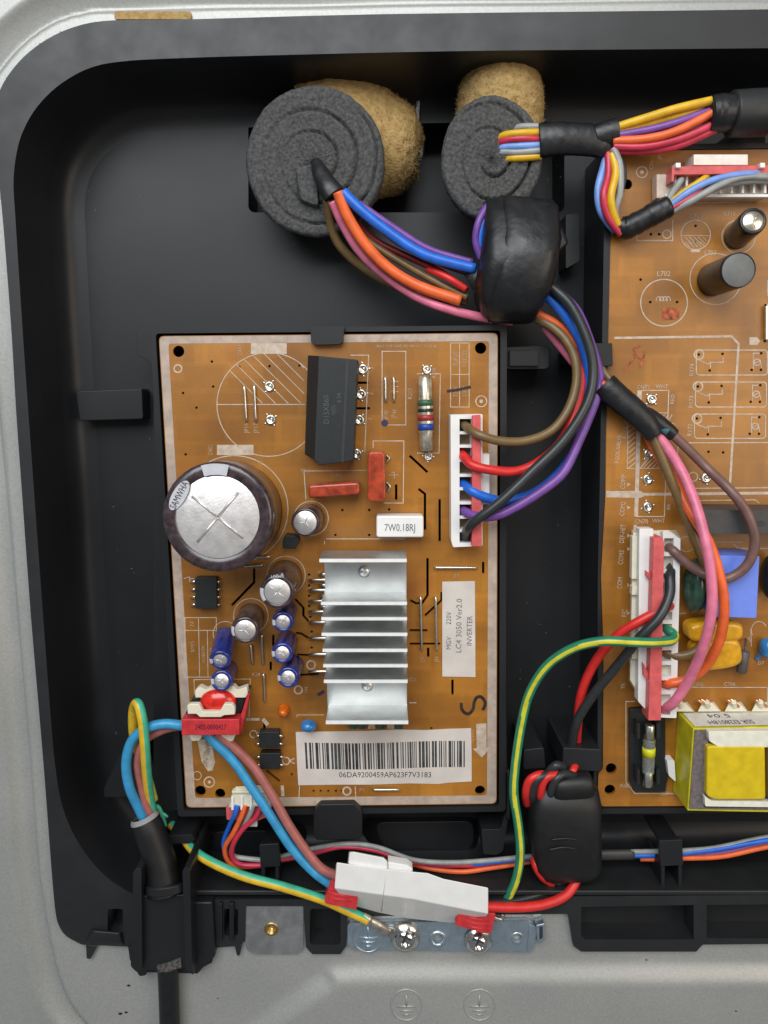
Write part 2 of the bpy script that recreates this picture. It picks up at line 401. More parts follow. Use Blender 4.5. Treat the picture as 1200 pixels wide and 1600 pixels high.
# the lower step of the sheet, swept down to the left
RIDGE = [(1500, 1515), (900, 1515), (560, 1515), (510, 1530), (450, 1570), (380, 1620), (300, 1660)]
rw = smooth_path(RIDGE, 5, 20); dr, _ = dist_poly(X, Y, rw, False)
low = np.zeros(X.shape, bool); rr_ = rw+[P(300, 2200, 20), P(1700, 2200, 20)]
_, low = dist_poly(X, Y, rr_)
sr = np.where(low, dr, -dr)
Z = Z+15*sst(sr, -20, 20)
# left dent of the opening, under the tray
flo = [P(x, y, 20) for x, y in FL_OUT]

tray = flo+[P(x, y, 20) for x, y in [(200, 1479), (203, 1500), (214, 1513), (300, 1521), (331, 1504), (336, 1481), (372, 1478), (383, 1470), (384, 1416), (474, 1416), (478, 1480), (532, 1491), (543, 1432), (888, 1428), (896, 1478), (908, 1487), (1088, 1487), (1098, 1476), (1500, 1474), (1500, 12)]]
dt, tin = dist_poly(X, Y, tray)
keep = ~(tin & (dt > 5))
mb = MB(); ny, nx = X.shape
idx = np.arange(ny*nx).reshape(ny, nx); vs_l = np.stack([X.ravel(), Y.ravel(), Z.ravel()], 1)
k4 = keep[:-1, :-1] & keep[1:, :-1] & keep[:-1, 1:] & keep[1:, 1:]
q = np.stack([idx[:-1, :-1][k4], idx[:-1, 1:][k4], idx[1:, 1:][k4], idx[1:, :-1][k4]], 1)
used = np.unique(q); rm = np.full(ny*nx, -1); rm[used] = np.arange(len(used))
me = bpy.data.meshes.new("back_panel"); me.from_pydata((vs_l[used]*S).tolist(), [], rm[q].tolist()); me.materials.append(STEEL)
me.polygons.foreach_set("use_smooth", [True]*len(me.polygons)); me.update()
panel = bpy.data.objects.new("back_panel", me); C.objects.link(panel); panel["kind"] = "structure"
def zpanel(px, py):
    v = P(px, py, 20); i = int(round((v.y+1150)/5)); j = int(round((v.x+980)/5)); return float(Z[i, j])
def earth(mb, x, y, r, z, t=1.5, k=1.):
    cc = [P(*q, z) for q in circ(x, y, r, 32)]
    mb.tube([c[:] for c in cc]+[cc[0][:]], t, n=6, sub=1, world=True, cap=False)
    for a, b in (((0, -.62), (0, 0.08)), ((-.62, .10), (.62, .10)), ((-.42, .38), (.42, .38)), ((-.18, .64), (.18, .64))):
        mb.tube([(x+a[0]*r, y+a[1]*r, z), (x+b[0]*r, y+b[1]*r, z)], t*1.15, n=6, sub=1)
for k, x in enumerate((635, 749)):
    m_ = MB(); earth(m_, x, 1570, 24, zpanel(x, 1570)+.1); obj("earth_symbol", m_, STEEL, panel)
# yellowed slot in the top fold
m_ = MB(); m_.loft([(rrect(178, 17, 300, 31, 4), 10), (rrect(179, 18, 299, 30, 4), 24)]); obj("slot", m_, OCHR, panel)
m_ = MB()
for x, y, r in ((188, 1584, 3), (197, 1582, 2.4), (201, 1540, 2.6), (1010, 1500, 1.6), (1150, 1580, 1.5), (340, 1560, 1.2)):
    z = zpanel(x, y); m_.loft([(circ(x, y, r*1.3, 7, r*.8), z-.5), (circ(x, y, r, 7, r*.6), z+.8)])
o = obj("dirt_speck", m_, MARK, panel); o["kind"] = "stuff"

# ------------------------------------------------------------------ plastic tray
tray = thing("plastic_tray", 600, 800, -110, "black moulded plastic tray set into the grey steel panel, holding both boards", "tray")
FZ, ZF = 30, -110
IN = [(1330, 74), (1000, 77), (700, 80), (400, 87), (250, 92), (190, 96), (150, 103), (115, 118), (80, 143), (52, 175), (33, 212), (24, 250), (21, 290), (24, 340), (29, 420), (39, 570), (54, 780), (70, 1000), (80, 1130), (86, 1195), (95, 1250), (112, 1298), (140, 1342), (172, 1375), (206, 1396)]
INB = IN+[(214, 1402), (300, 1406), (600, 1404), (870, 1401), (1330, 1397)]
OUTB = FL_OUT+[(200, 1479), (203, 1500), (214, 1513), (226, 1519), (300, 1521), (316, 1512), (331, 1504), (336, 1481), (372, 1478), (383, 1470), (384, 1416), (474, 1416), (478, 1480), (488, 1491), (532, 1491), (541, 1478), (543, 1432), (888, 1428), (896, 1478), (908, 1487), (1088, 1487), (1098, 1476), (1330, 1474)]
def catmull2(pts, sub=4):
    out = []
    for i in range(len(pts)-1):
        p0 = Vector(pts[max(i-1, 0)]); p1 = Vector(pts[i]); p2 = Vector(pts[i+1]); p3 = Vector(pts[min(i+2, len(pts)-1)])
        for k in range(sub):
            t = k/sub; v = 0.5*((2*p1)+(p2-p0)*t+(2*p0-5*p1+4*p2-p3)*t*t+(3*p1-p0-3*p2+p3)*t**3); out.append((v.x, v.y))
    out.append(tuple(pts[-1])); return out
INs = catmull2(IN, 4)+INB[len(IN):]
OUs = catmull2(FL_OUT, 3)+OUTB[len(FL_OUT):]
pocket_h = [[(908, 1417), (908, 1462), (914, 1468), (1084, 1468), (1084, 1414)],
            [(1104, 1414), (1104, 1466), (1318, 1466), (1318, 1412)],
            rrect(168, 1420, 192, 1462, 4), rrect(350, 1420, 372, 1462, 4), rrect(484, 1420, 532, 1476, 5)]
outer = OUs+[(1330, 1397)]+INs[::-1][1:]+[(1330, 74)]
m_ = MB(); m_.plate([q for i, q in enumerate(outer) if i == 0 or q != outer[i-1]], pocket_h, FZ, -20)
obj("flange", m_, BLK2, tray, bevel=1.6)
m_ = MB()
for h_ in pocket_h: m_ = MB(); m_.prism([(a, b) for a, b in h_][::-1], -12, -22); obj("pocket_floor", m_, BLK, tray)

# wall and floor: rounded fillet from the rim down
wp = [P(x, y, FZ-.5) for x, y in INs]+[P(1500, 1397, FZ-.5), P(1500, 74, FZ-.5)]
cen = P(700, 760, 0)
def inset(pts, dd):
    n = len(pts); out = []
    for i in range(n):
        a = pts[i-1]; b = pts[(i+1) % n]; t = (b-a).normalized(); nn = Vector((-t.y, t.x, 0))
        out.append(pts[i]+nn*dd)
    return out
area_ = sum(wp[i].x*wp[(i+1) % len(wp)].y-wp[(i+1) % len(wp)].x*wp[i].y for i in range(len(wp)))
sg = 1 if area_ > 0 else -1
rings = []
for dd, z in ((0, FZ-.5), (1.5, 22), (3, -20), (7, -70), (13, -92), (22, -103), (34, -108.5), (48, -110)):
    r_ = inset(wp, sg*dd)
    rings.append(([Vector((v.x, v.y, z)) for v in r_], z))
m_ = MB(); m_.loft(rings, smooth=True, caps=False, world=True)
fl2 = [v.to_2d() for v in rings[-1][0]]
# floor with the deep cable opening
hole = [P(x, y, ZF).to_2d() for x, y in rrect(388, 118, 882, 332, 10)]
co = list(fl2)+hole; ed = [(i, (i+1) % len(fl2)) for i in range(len(fl2))]+[(len(fl2)+i, len(fl2)+(i+1) % len(hole)) for i in range(len(hole))]
rv, rf = fill_holes(co, ed)
m_.add([Vector((v.x, v.y, ZF)) for v in rv], rf)
hb = [Vector((v.x, v.y, ZF)) for v in hole]
m_.loft([([v+Vector((0, 0, -90)) for v in hb], 0), (hb, 0)], world=True, caps=False)
m_.add([v+Vector((0, 0, -90)) for v in hb], [list(range(len(hb)))])
obj("basin", m_, BLK, tray)
# rims that hold the boards
def ring_plate(name, out, inn, zt, zb, bev=1.):
    m = MB(); m.plate(out, [inn], zt, zb); obj(name, m, BLK, tray, bevel=bev)
B1 = [(248, 525), (778, 520), (776, 1256), (291, 1262)]
ring_plate("board_rim", rpoly([(234, 514), (792, 508), (790, 1268), (278, 1276)], 6), rpoly([(243, 521), (782, 516), (780, 1260), (287, 1267)], 6), 4, -108)
ring_plate("board_rim", rpoly([(946, 226), (1330, 222), (1330, 1268), (926, 1272), (928, 1200), (934, 1198), (934, 905), (937, 770)], 5), rpoly([(957, 234), (1322, 230), (1322, 1260), (932, 1264), (933, 1206), (941, 1203), (942, 1020), (938, 900), (945, 770)], 5), 4, -108)
m_ = MB()
m_.prism([(240, 1266), (240, 515), (246, 515), (289, 1266)], -20, -109)
obj("board_shelf", m_, BLK, tray)
def clip(name, poly, zt, zb, bev=2., m=BLK):
    k = MB(); k.prism(poly, zt, zb); return obj(name, k, m, tray, bevel=bev)
R_ = lambda x0, y0, x1, y1: [(x0, y1), (x1, y1), (x1, y0), (x0, y0)]
clip("board_latch", rpoly([(485, 511), (538, 510), (536, 534), (530, 538), (492, 539), (486, 535)][::-1], 2), 14, -60)
clip("board_latch", rpoly([(500, 1257), (553, 1256), (566, 1268), (566, 1306), (560, 1312), (494, 1313), (489, 1306), (490, 1268)][::-1], 3), 14, -80)
clip("floor_tab", rpoly([(118, 611), (222, 607), (224, 655), (124, 658)][::-1], 4), -70, -109, 3)
clip("corner_block", rpoly([(213, 519), (256, 512), (252, 566), (238, 570), (228, 560), (215, 556)][::-1], 3), -30, -109, 3)
clip("board_latch", rpoly([(790, 542), (848, 540), (860, 544), (858, 574), (852, 577), (792, 577)][::-1], 3), -20, -100)
clip("latch_slot", R_(796, 548, 842, 572), -12, -100, 1)
clip("board_latch", rpoly([(902, 536), (957, 536), (958, 572), (940, 573), (938, 566), (902, 566)][::-1], 3), 16, -100)
clip("cable_block", rpoly([(884, 335), (905, 333), (906, 408), (884, 420)][::-1], 3), -60, -109, 2)
clip("cable_cup", rpoly([(818, 1172), (850, 1168), (853, 1200), (818, 1203)][::-1], 3), 10, -100)
clip("cable_cup", rpoly([(880, 1168), (940, 1171), (940, 1206), (878, 1204)][::-1], 4), 18, -100)
clip("cable_post", rpoly([(752, 1296), (782, 1296), (790, 1270), (796, 1270), (786, 1330), (777, 1336), (755, 1335)][::-1], 3), -10, -100)
clip("triangular_rib", rpoly([(162, 1232), (196, 1160), (232, 1160), (250, 1244), (163, 1246)][::-1], 3), -40, -109)
clip("floor_step", rpoly([(245, 1175), (286, 1172), (292, 1250), (268, 1256), (246, 1232)][::-1], 3), -60, -109)
clip("cord_ledge", rpoly([(262, 1306), (300, 1304), (304, 1312), (296, 1318), (268, 1318)][::-1], 2), 8, -100, 1.5)
for x0, x1, y0, y1, ye in ((405, 438, 1318, 1354, 1402), (1030, 1068, 1312, 1352, 1396)):
    m_ = MB(); m_.prism(rpoly([(x0, y0+2), (x1-2, y0), (x1, y1), (x0+2, y1+2)][::-1], 2), 24, 14)
    m_.box(x0+3, y1-1, x0+9, ye, 20, -60); m_.box(x1-8, y1-1, x1-2, ye, 20, -60); m_.box(x0+3, y0+4, x1-4, y0+10, 14, -70)
    obj("cable_clip", m_, BLK, tray, bevel=1.4)
# channel shapes along the lower edge
m_ = MB(); m_.box(296, 1392, 1330, 1399, 33, -50); obj("lower_rib", m_, BLK2, tray, bevel=2)
m_ = MB(); m_.loft([([(905, 1482), (1088, 1482), (1080, 1474), (914, 1474)], 34), ([(908, 1468), (1084, 1468), (1078, 1464), (914, 1464)], 12)], caps=True)
m_ = MB()
for a in ([(134, 1476), (152, 1478), (141, 1499), (135, 1498)], [(366, 1476), (378, 1476), (374, 1494), (370, 1493)]):
    m_ = MB(); m_.prism(a[::-1], 29, 10); obj("tooth", m_, BLK2, tray, bevel=1)
m_ = MB(); m_.loft([([(133, 1477), (195, 1478), (192, 1456), (142, 1450)], 30), ([(136, 1470), (190, 1472), (186, 1458), (148, 1455)], 38)]); obj("tooth_base", m_, BLK2, tray, bevel=2)
# central gutter between the boards
m_ = MB(); m_.tube([(786, 905, 0), (788, 930, 0), (789, 1180, 0), (795, 1210, 0), (794, 1280, 0)], 3.5); obj("edge_bead", m_, BLK, tray)
m_ = MB(); m_.loft([(rpoly([(300, 1290), (480, 1285), (480, 1345), (320, 1350)], 20, 5), -109), (rpoly([(330, 1300), (470, 1296), (470, 1330), (345, 1335)], 16, 5), -80)][::1]); obj("floor_bulge", m_, BLK, tray, bevel=4)
m_ = MB(); m_.loft([(rpoly([(560, 1278), (750, 1276), (750, 1345), (575, 1345)], 20, 5), -109), (rpoly([(585, 1285), (740, 1283), (740, 1325), (600, 1325)], 16, 5), -80)]); obj("floor_bulge", m_, BLK, tray, bevel=4)
# cord grip
m_ = MB(); m_.prism(rpoly([(216, 1400), (290, 1398), (292, 1508), (284, 1516), (222, 1516), (216, 1506)][::-1], 5), 62, 0)
obj("cord_grip", m_, BLK, tray, bevel=7, seg=4)
for poly in ([(208, 1362), (214, 1356), (221, 1360), (222, 1512), (214, 1520), (204, 1510)], [(285, 1360), (291, 1354), (297, 1360), (300, 1512), (303, 1524), (290, 1516)]):
    clip("grip_post", rpoly(poly[::-1], 3), 76, -60, 2.5)
clip("grip_foot", rpoly([(302, 1410), (332, 1410), (336, 1496), (322, 1508), (308, 1524), (298, 1520)][::-1], 4), 44, 0, 5)
clip("grip_foot", rpoly([(200, 1480), (214, 1480), (232, 1514), (228, 1524), (218, 1526), (210, 1512)][::-1], 3), 40, 0, 3)
for k in range(4): m_ = MB(); m_.box(306+18*k-(k > 2)*2, 1412, 311+18*k, 1470, 38, 20); obj("grip_rib", m_, BLK, tray, bevel=1.2)
m_ = MB(); m_.tube([(653, 158, -100), (652, 185, -99), (656, 215, -100), (657, 246, -101)], 3.4, flat=.4, jit=.15); obj("paint_streak", m_, mat("pale_paint", (.42, .43, .45), .5, var=.4, vs_=900), tray)

# ------------------------------------------------------------------ component builders
def cap(parent, bx, by, tx, ty, h, rpx, silver, sleeve, top=None, mark=3, name="electrolytic_capacitor", stripe=None, label=None):
    A = P(bx, by, .6); B = P(tx, ty, h); r = U(tx, ty, h, rpx); ri = U(tx, ty, h, silver); L = (B-A).length
    m = MB(); m.lathe(A, B, [(0, r*.93), (2, r), (L*.05+3, r*.97), (L*.05+6, r), (L-6, r), (L-2, r*.985), (L, r*.93), (L+.4, ri*1.03), (L-1.2, ri*1.0)], n=40)
    c = obj(name, m, sleeve, parent, label=label)
    ax = (B-A).normalized()
    t = MB(); t.lathe(A, B, [(L-1.4, ri*1.02), (L-.6, ri*.97), (L-.5, .01)], n=36)
    e1 = Vector((1, 0, 0)); e1 = (e1-ax*e1.dot(ax)).normalized(); e2 = ax.cross(e1); O = A+ax*(L-.5)
    k = mark
    for i in range(k):
        a = math.radians(40+360*i/k+tx % 30); q = O+(e1*math.cos(a)+e2*math.sin(a))*ri*.78
        t.tube([O[:], q[:]], max(.6, ri*.035), n=6, sub=1, world=True)
    obj("vent_top", t, top or CAPT, c)
    if stripe:
        s_ = MB(); vs = []; fs = []
        a0, a1 = [math.radians(v) for v in stripe[:2]]
        n = 8
        for i in range(n+1):
            a = a0+(a1-a0)*i/n; dd = e1*math.cos(a)+e2*math.sin(a)
            vs += [O+dd*ri*1.04+ax*1.1, O+dd*r*.95+ax*.9, O+dd*(r*1.012)-ax*3, O+dd*(r*1.012)-ax*(L*.8)]
        for i in range(n):
            for j in range(3): fs.append([i*4+j, i*4+j+1, i*4+4+j+1, i*4+4+j])
        s_.add(vs, fs, True); obj("sleeve_stripe", s_, SLW, c)
    return c
def eyelet(parent, x, y, r=7.5):
    m = MB(); A = P(x, y, .3); B = P(x, y, 10); u = r
    m.lathe(A, A+Vector((0, 0, 5)), [(0, u*1.05), (1.6, u), (2.6, u*.8), (2.6, u*.62), (.8, u*.45), (.6, .01)], n=20)
    a0 = random.uniform(0, 90)
    for k in range(4):
        a = math.radians(a0+90*k); c = A+Vector((math.cos(a)*u*1.25, math.sin(a)*u*1.25, .2)); m.ball(c, u*.22, u*.22, 1., 8, 4, half=True)
    m.ball(A+Vector((u*.15, u*.1, .5)), u*.3, u*.3, 2.2, 8, 4, half=True)
    obj("eyelet", m, SILV, parent)
def jumper(parent, a, b):
    m = MB(); m.tube([(a[0], a[1], -1), (a[0], a[1], 3), (a[0]+(b[0]-a[0])*.08, a[1]+(b[1]-a[1])*.08, 5), (a[0]+(b[0]-a[0])*.5, a[1]+(b[1]-a[1])*.5, 5.2), (a[0]+(b[0]-a[0])*.92, a[1]+(b[1]-a[1])*.92, 5), (b[0], b[1], 3), (b[0], b[1], -1)], 2.1, n=8, sub=4)
    obj("jumper_wire", m, SILV, parent)
def roundbox(parent, name, poly, zt, zb, m, bev=5, seg=4, r=4, label=None):
    k = MB(); k.prism(rpoly(poly[::-1], r), zt, zb); return obj(name, k, m, parent, bevel=bev, seg=seg, label=label)

# ------------------------------------------------------------------ inverter board
inv = thing("circuit_board", 520, 890, -6, "brown inverter board with big silver topped capacitor, finned heat sink and barcode label", "circuit board")
slots = [[(558, 598), (576, 598)], [(557, 638), (578, 638)], [(640, 712), (668, 738)], [(654, 764), (664, 772), (664, 828)], [(687, 780), (687, 846)], [(619, 757), (619, 781)],
         [(668, 872), (668, 930), (660, 942), (650, 943), (641, 938)], [(690, 925), (690, 938), (664, 962)], [(640, 985), (668, 985)], [(640, 1006), (688, 1006)], [(669, 1012), (669, 1027)], [(755, 878), (755, 896)], [(707, 1062), (707, 1086)],
         [(397, 888), (397, 910), (362, 946)], [(461, 936), (474, 950), (474, 962), (482, 971)], [(462, 989), (470, 990), (482, 997)], [(464, 1023), (482, 1024)], [(468, 1055), (498, 1053)], [(427, 992), (427, 1010)], [(423, 1034), (423, 1048)], [(413, 1126), (413, 1146)], [(416, 1204), (437, 1221)]]
dots = [(331, 565), (333, 604), (286, 614), (307, 637), (290, 710), (374, 573), (421, 572), (468, 571), (535, 797), (577, 797), (608, 796), (524, 836), (577, 836), (456, 1210), (490, 1236), (501, 1236), (513, 1236), (525, 1236), (534, 1236), (483, 898), (483, 915), (483, 931), (483, 947), (485, 964), (487, 987), (487, 1012), (645, 1098), (674, 1138)]
holes = [circ(279, 549, 9), circ(751, 544, 9), circ(313, 1236, 8.5), circ(344, 1240, 8), circ(750, 1235, 8, 20, 7.5)]
m_ = MB(); m_.plate(rpoly(B1[::-1], 8), [slot(s_, 3.8) for s_ in slots]+holes+[circ(x, y, 2.2, 6) for x, y in dots], 0, -6)
obj("board_base", m_, PCB, inv)
m_ = MB(); inn = rpoly([(263, 537), (764, 533), (761, 1243), (305, 1247)], 5)
m_.plate(rpoly([(249, 526), (777, 521), (775, 1255), (292, 1261)], 8), [inn], .35, .1, bottom=False); obj("printed_border", m_, mat("border_print", (.47, .37, .30), .5, var=.10, vs_=300), inv)
pr = []
def L_(pts, w=1.5, closed=False): pr.extend(stroke(pts, w, closed))
def sq(x0, y0, x1, y1, w=1.4): L_([(x0, y0), (x1, y0), (x1, y1), (x0, y1)], w, True)
L_(circ(420, 632, 81, 64), 1.5, True); L_([(340, 632), (476, 632)], 1.5)
for k in range(11):
    a = -78+k*21; x0 = 420+a-30
    pts = []
    for t in range(0, 140):
        x = 300+k*20+t; y = 540+t*1.0-20
        if (x-420)**2+(y-632)**2 < 80**2 and y < 631 and x < 476: pts.append((x, y))
    if len(pts) > 6: L_([pts[0], pts[-1]], 1.2)
pr += [[(392, 536), (448, 536), (448, 553), (392, 553)], [(339, 695), (396, 695), (396, 711), (339, 711)]]
L_(circ(366, 796, 84, 64), 1.5, True); L_(circ(278, 576, 6, 16), 2.2, True); L_(circ(752, 627, 8.5, 24), 1.6, True); pr.append(circ(752, 627, 3, 10))
L_([(652, 584), (688, 584), (686, 708), (652, 708)], 1.3); sq(704, 536, 733, 636, 1.2); L_([(718, 536), (718, 636)], 1.2); L_([(704, 585), (733, 585)], 1.2); sq(597, 549, 634, 664)
L_([(583, 700), (583, 689), (631, 689), (630, 786), (600, 786)]); L_([(478, 780), (475, 736), (572, 735)]); L_([(510, 842), (632, 842)]); L_([(548, 555), (576, 555), (570, 706)])
L_([(507, 850), (507, 846)]); sq(289, 965, 338, 1058, 1.3); L_([(289, 985), (338, 985)], 1.2); L_([(310, 965), (312, 1058)], 1.2); L_([(324, 985), (325, 1058)], 1.2)
L_([(305, 1100), (303, 1062), (391, 1061), (389, 1120)], 1.3); L_([(464, 1120), (464, 1117), (506, 1117)], 1.2); L_(circ(447, 899, 30, 40), 1.3, True); L_(circ(392, 962, 27, 36), 1.3, True); L_(circ(486, 810, 27, 36), 1.3, True); L_(circ(352, 990, 19, 28), 1.2, True)
pr += [[(744, 1131), (760, 1130), (760, 1168), (766, 1168), (753, 1184), (739, 1170), (745, 1169)]]
pr += [[(308, 1156), (330, 1154), (336, 1192), (332, 1204), (325, 1205), (315, 1190)]]
L_(circ(308, 1212, 6.5, 20), 1.2, True); L_(circ(327, 1222, 8, 20), 2., True); pr.append(circ(327, 1222, 2.5, 8)); L_([(468, 1228), (467, 1249), (556, 1248), (555, 1229)], 1.4); L_(circ(542, 1236, 6, 18), 2.6, True)
for x in (494, 514, 534): pr.append([(x, 1250), (x+12, 1250), (x+12, 1255), (x, 1255)])
L_(circ(486, 1039, 6.5, 18), 2.2, True); L_(circ(466, 1078, 6, 18), 2.2, True); L_(circ(396, 1147, 5.5, 18), 1.8, True); L_(circ(447, 1189, 5.5, 18), 1.8, True); L_([(452, 1189), (460, 1185)], 1.6); L_([(452, 1189), (460, 1193)], 1.6)
L_([(386, 1124), (404, 1124)], 4); L_([(412, 1125), (417, 1131)], 6); L_([(441, 1229), (442, 1242)], 5); L_([(402, 1145), (438, 1145)], 1); L_([(296, 904), (303, 904)], 1.5); L_([(288, 904), (296, 901), (296, 909)], 1.4)
L_([(612, 738), (616, 738), (616, 747)], 1.2); L_([(608, 742), (622, 742)], 1.2); L_([(640, 1098), (650, 1098)], 2)
L_([(604, 589), (604, 624)], 1.); L_([(622, 596), (612, 596)], 1.); L_([(622, 604), (612, 604)], 1.); L_([(622, 612), (612, 612)], 1.)
m_ = MB(); m_.flat(pr, .4); obj("printed_outline", m_, SILK, inv)["kind"] = "stuff"
m_ = MB()
for s_, x, y, sz, ro, wx in (("C401", 375, 547, 7, 90, .8), ("C402", 329, 703, 7, 90, .8), ("JP16", 385, 669, 7, 90, .9), ("JP17", 400, 669, 7, 90, .9), ("CN01", 712, 680, 6, 90, .8), ("R205", 641, 615, 7, 90, .9), ("R200", 678, 583, 6, 90, .9), ("JP40", 603, 648, 7, 80, .8), ("JP41", 616, 646, 7, 80, .8),
                             ("BD01", 478, 736, 6, 0, .8), ("C403", 526, 742, 5, 0, 1.2), ("J27", 712, 900, 6, 0, 1.), ("J25", 660, 1030, 6, 90, .9), ("J26", 682, 1030, 6, 90, .9), ("CX", 645, 1062, 6, 0, 1), ("R38", 400, 1054, 6, 0, 1), ("D4", 478, 1078, 6, 80, 1), ("JP5", 565, 1234, 5, 0, 1),
                             ("POWER", 738, 1150, 7, 90, .7), ("INPUT", 712, 560, 7, 90, .8), ("MODEL", 726, 560, 7, 90, .8), ("220V", 712, 612, 7, 90, .8), ("110V", 726, 612, 7, 90, .8), ("N", 300, 975, 7, 90, 1), ("SMPS", 301, 1010, 6, 90, 1), ("INVERTER", 318, 1022, 5, 90, .9), ("COMP", 331, 1020, 5, 90, .9), ("+", 470, 1209, 6, 0, 1), ("1", 582, 575, 6, 80, 1), ("2", 580, 615, 6, 80, 1), ("3", 578, 655, 6, 80, 1)):
    text(m_, s_, x, y, .55, sz, ro, wx)
text(m_, "THIS PRINTED BOARD IS MADE FOR", 632, 533, .55, 4.2, 0, .95); text(m_, "HEAT RESISTANT USE 94V-0 CTI OVER 600", 636, 541, .55, 4.2, 0, .9)
obj("printed_text", m_, SILKL, inv)["kind"] = "stuff"
m_ = MB(); text(m_, "SAMSUNG", 322, 1178, .7, 8, -100, .85); obj("maker_name", m_, mat("maker_ink", (.22, .13, .08), .5), inv)
spt = [(720.8, 1100), (721.7, 1108), (726.7, 1114), (733, 1115), (739, 1108), (741, 1097.5), (745, 1090), (751.7, 1089), (757.5, 1096), (757.5, 1103), (755, 1108)]
m_ = MB(); m_.flat(stroke(catmull2(spt, 3), 4.6), .6); m_.flat(stroke([(700, 611), (716, 609), (734, 605)], 4.4), .6)
obj("marker_stroke", m_, MARK, inv)
for pl_ in ([circ(601, 661, 5.5, 14, 5.5)], stroke([(498, 1085), (505, 1081)], 5)):
    m_ = MB(); m_.flat(pl_, .6); obj("ink_dot", m_, mat("blue_ink", (.03, .025, .09), .5), inv)
# barcode label
lab = [(462, 1144), (520, 1143), (575, 1142), (620, 1140), (665, 1141), (700, 1139), (736, 1138), (737, 1180), (737, 1221), (700, 1223), (685, 1225), (640, 1224), (580, 1226), (520, 1226), (466, 1227), (464, 1190)]
m_ = MB(); m_.plate(lab, [], 1.5, .5); bl = obj("barcode_label", m_, PAPER, inv)
m_ = MB(); bars = []; x = 476.; random.seed(11)
while x < 725:
    wd = random.choice([1.2, 1.6, 2.0, 3.2, 4.4]); gap = random.choice([1.2, 1.6, 2.4, 3.4])
    sk = 2.2*(1-(x-476)/249)
    yt = 1161-(x-476)*.010+1.2*math.sin(x/40); bars.append([(x, yt), (x+wd, yt), (x+wd+sk, yt+41), (x+sk, yt+41)]); x += wd+gap
m_.flat(bars, 1.75); text(m_, "06DA9200459AP623F7V3183", 602, 1211, 1.75, 9.4, 0, .92)
obj("barcode", m_, mat("barcode_ink", (.055, .06, .06), .5, var=.35, vs_=250), bl)
m_ = MB(); m_.plate([(691, 909), (742, 908), (743, 1058), (691, 1057)], [], 1.5, .5); vl = obj("version_label", m_, PAPER, inv)
m_ = MB()
text(m_, "MGV", 701.5, 1005, 1.75, 8, 90, .9); text(m_, "220V", 701.5, 966, 1.75, 8, 90, .9)
text(m_, "LC4 3050 Ver2.0", 717.5, 978, 1.75, 9, 90, 1.02); text(m_, "INVERTER", 734, 986, 1.75, 8.5, 90, .93)
obj("label_text", m_, INKG, vl)
# bridge rectifier, one chamfered long side
m_ = MB()
def P2(px, py, zt, z): v = P(px, py, zt); return Vector((v.x, v.y, z))
zt = 60
top = [P(498, 556, zt), P(559, 562, zt), P(552, 720, zt), P(501, 727, zt)]
low = [P(481, 555, zt-22), P(559, 562, 0), P(552, 720, 0), P(476, 708, zt-22)]
ql = [P2(481, 555, zt-22, 0), P2(559, 562, zt, 0), P2(552, 720, zt, 0), P2(501, 727, zt, 0), P2(476, 710, zt-22, 0)]
mid = [P(481, 555, zt-22), Vector((ql[1].x, ql[1].y, zt-22)), Vector((ql[2].x, ql[2].y, zt-22)), Vector((ql[3].x, ql[3].y, zt-22)), P(476, 710, zt-22)]
tp = [P(498, 556, zt), P(559, 562, zt), P(552, 720, zt), P(499, 727, zt), P(491, 718, zt)]
m_.loft([(ql, 0), (mid, 0), (tp, 0)], world=True)
br = obj("bridge_rectifier", m_, ICB, inv, bevel=1.2)
m_ = MB(); m_.prism([(541, 561), (545, 561), (537, 722), (533, 722)][::-1], 60.6, 58); m_.prism([(516, 634), (524, 632), (526, 646), (519, 650)][::-1], 60.6, 58); obj("body_groove", m_, INK, br)
m_ = MB(); text(m_, "D15XB60", 510, 640, 60.7, 9, 90, .9); text(m_, "4 04", 530, 622, 60.7, 7, 90, .9); obj("body_print", m_, mat("dim_print", (.08, .09, .09), .5), br)
for x, y in ((567, 577), (564, 616), (561, 656), (557, 709), (421, 604), (423, 656), (667, 578), (669, 713)): eyelet(inv, x, y, 8 if x < 600 else 7)
for a, b in (((602, 590), (602, 626)), ((615, 590), (615, 626)), ((381.6, 604), (384.7, 657)), ((397, 603), (399.5, 657)), ((680, 887), (744, 887)), ((657, 933), (659, 1015)), ((680.5, 933), (682, 1015)), ((584, 1234), (623, 1234)), ((392, 1008), (394, 1036)), ((409, 992), (410.6, 1037)), ((411.7, 1053), (413.4, 1095)), ((401, 870), (421, 870)), ((382, 885), (410, 883))): jumper(inv, a, b)
# banded resistor
A = P(664, 588, 14); B = P(666, 704, 14); L = (B-A).length
m_ = MB(); m_.lathe(A, B, [(-1, .5), (0, 8.5), (1, 10), (30, 10.2), (36, 11.5), (80, 11.5), (86, 10.2), (L-1, 10), (L, 8.5), (L+1, .5)], n=24)
rs = obj("resistor", m_, mat("resistor_foil", (.70, .66, .52), .3, metal=.7, var=.3, vs_=350), inv)
for a, b, c in ((34, 43, (.05, .12, .06)), (47, 52, (.02, .03, .03)), (56, 65, (.35, .03, .03)), (69, 79, (.015, .06, .32))):
    m_ = MB(); m_.lathe(A, B, [(a*1.02, 11.4), (a*1.02, 12), (b*1.02, 12), (b*1.02, 11.4)], n=24); obj("colour_band", m_, mat("band_%d" % a, c, .4), rs)
roundbox(inv, "film_capacitor", [(575, 706), (601, 706), (603, 783), (574, 784)], 46, 8, FILM, 9, 5, 6)
roundbox(inv, "film_capacitor", [(481, 758), (562, 753), (563, 773), (482, 779)], 40, 6, FILM, 8, 5, 6)
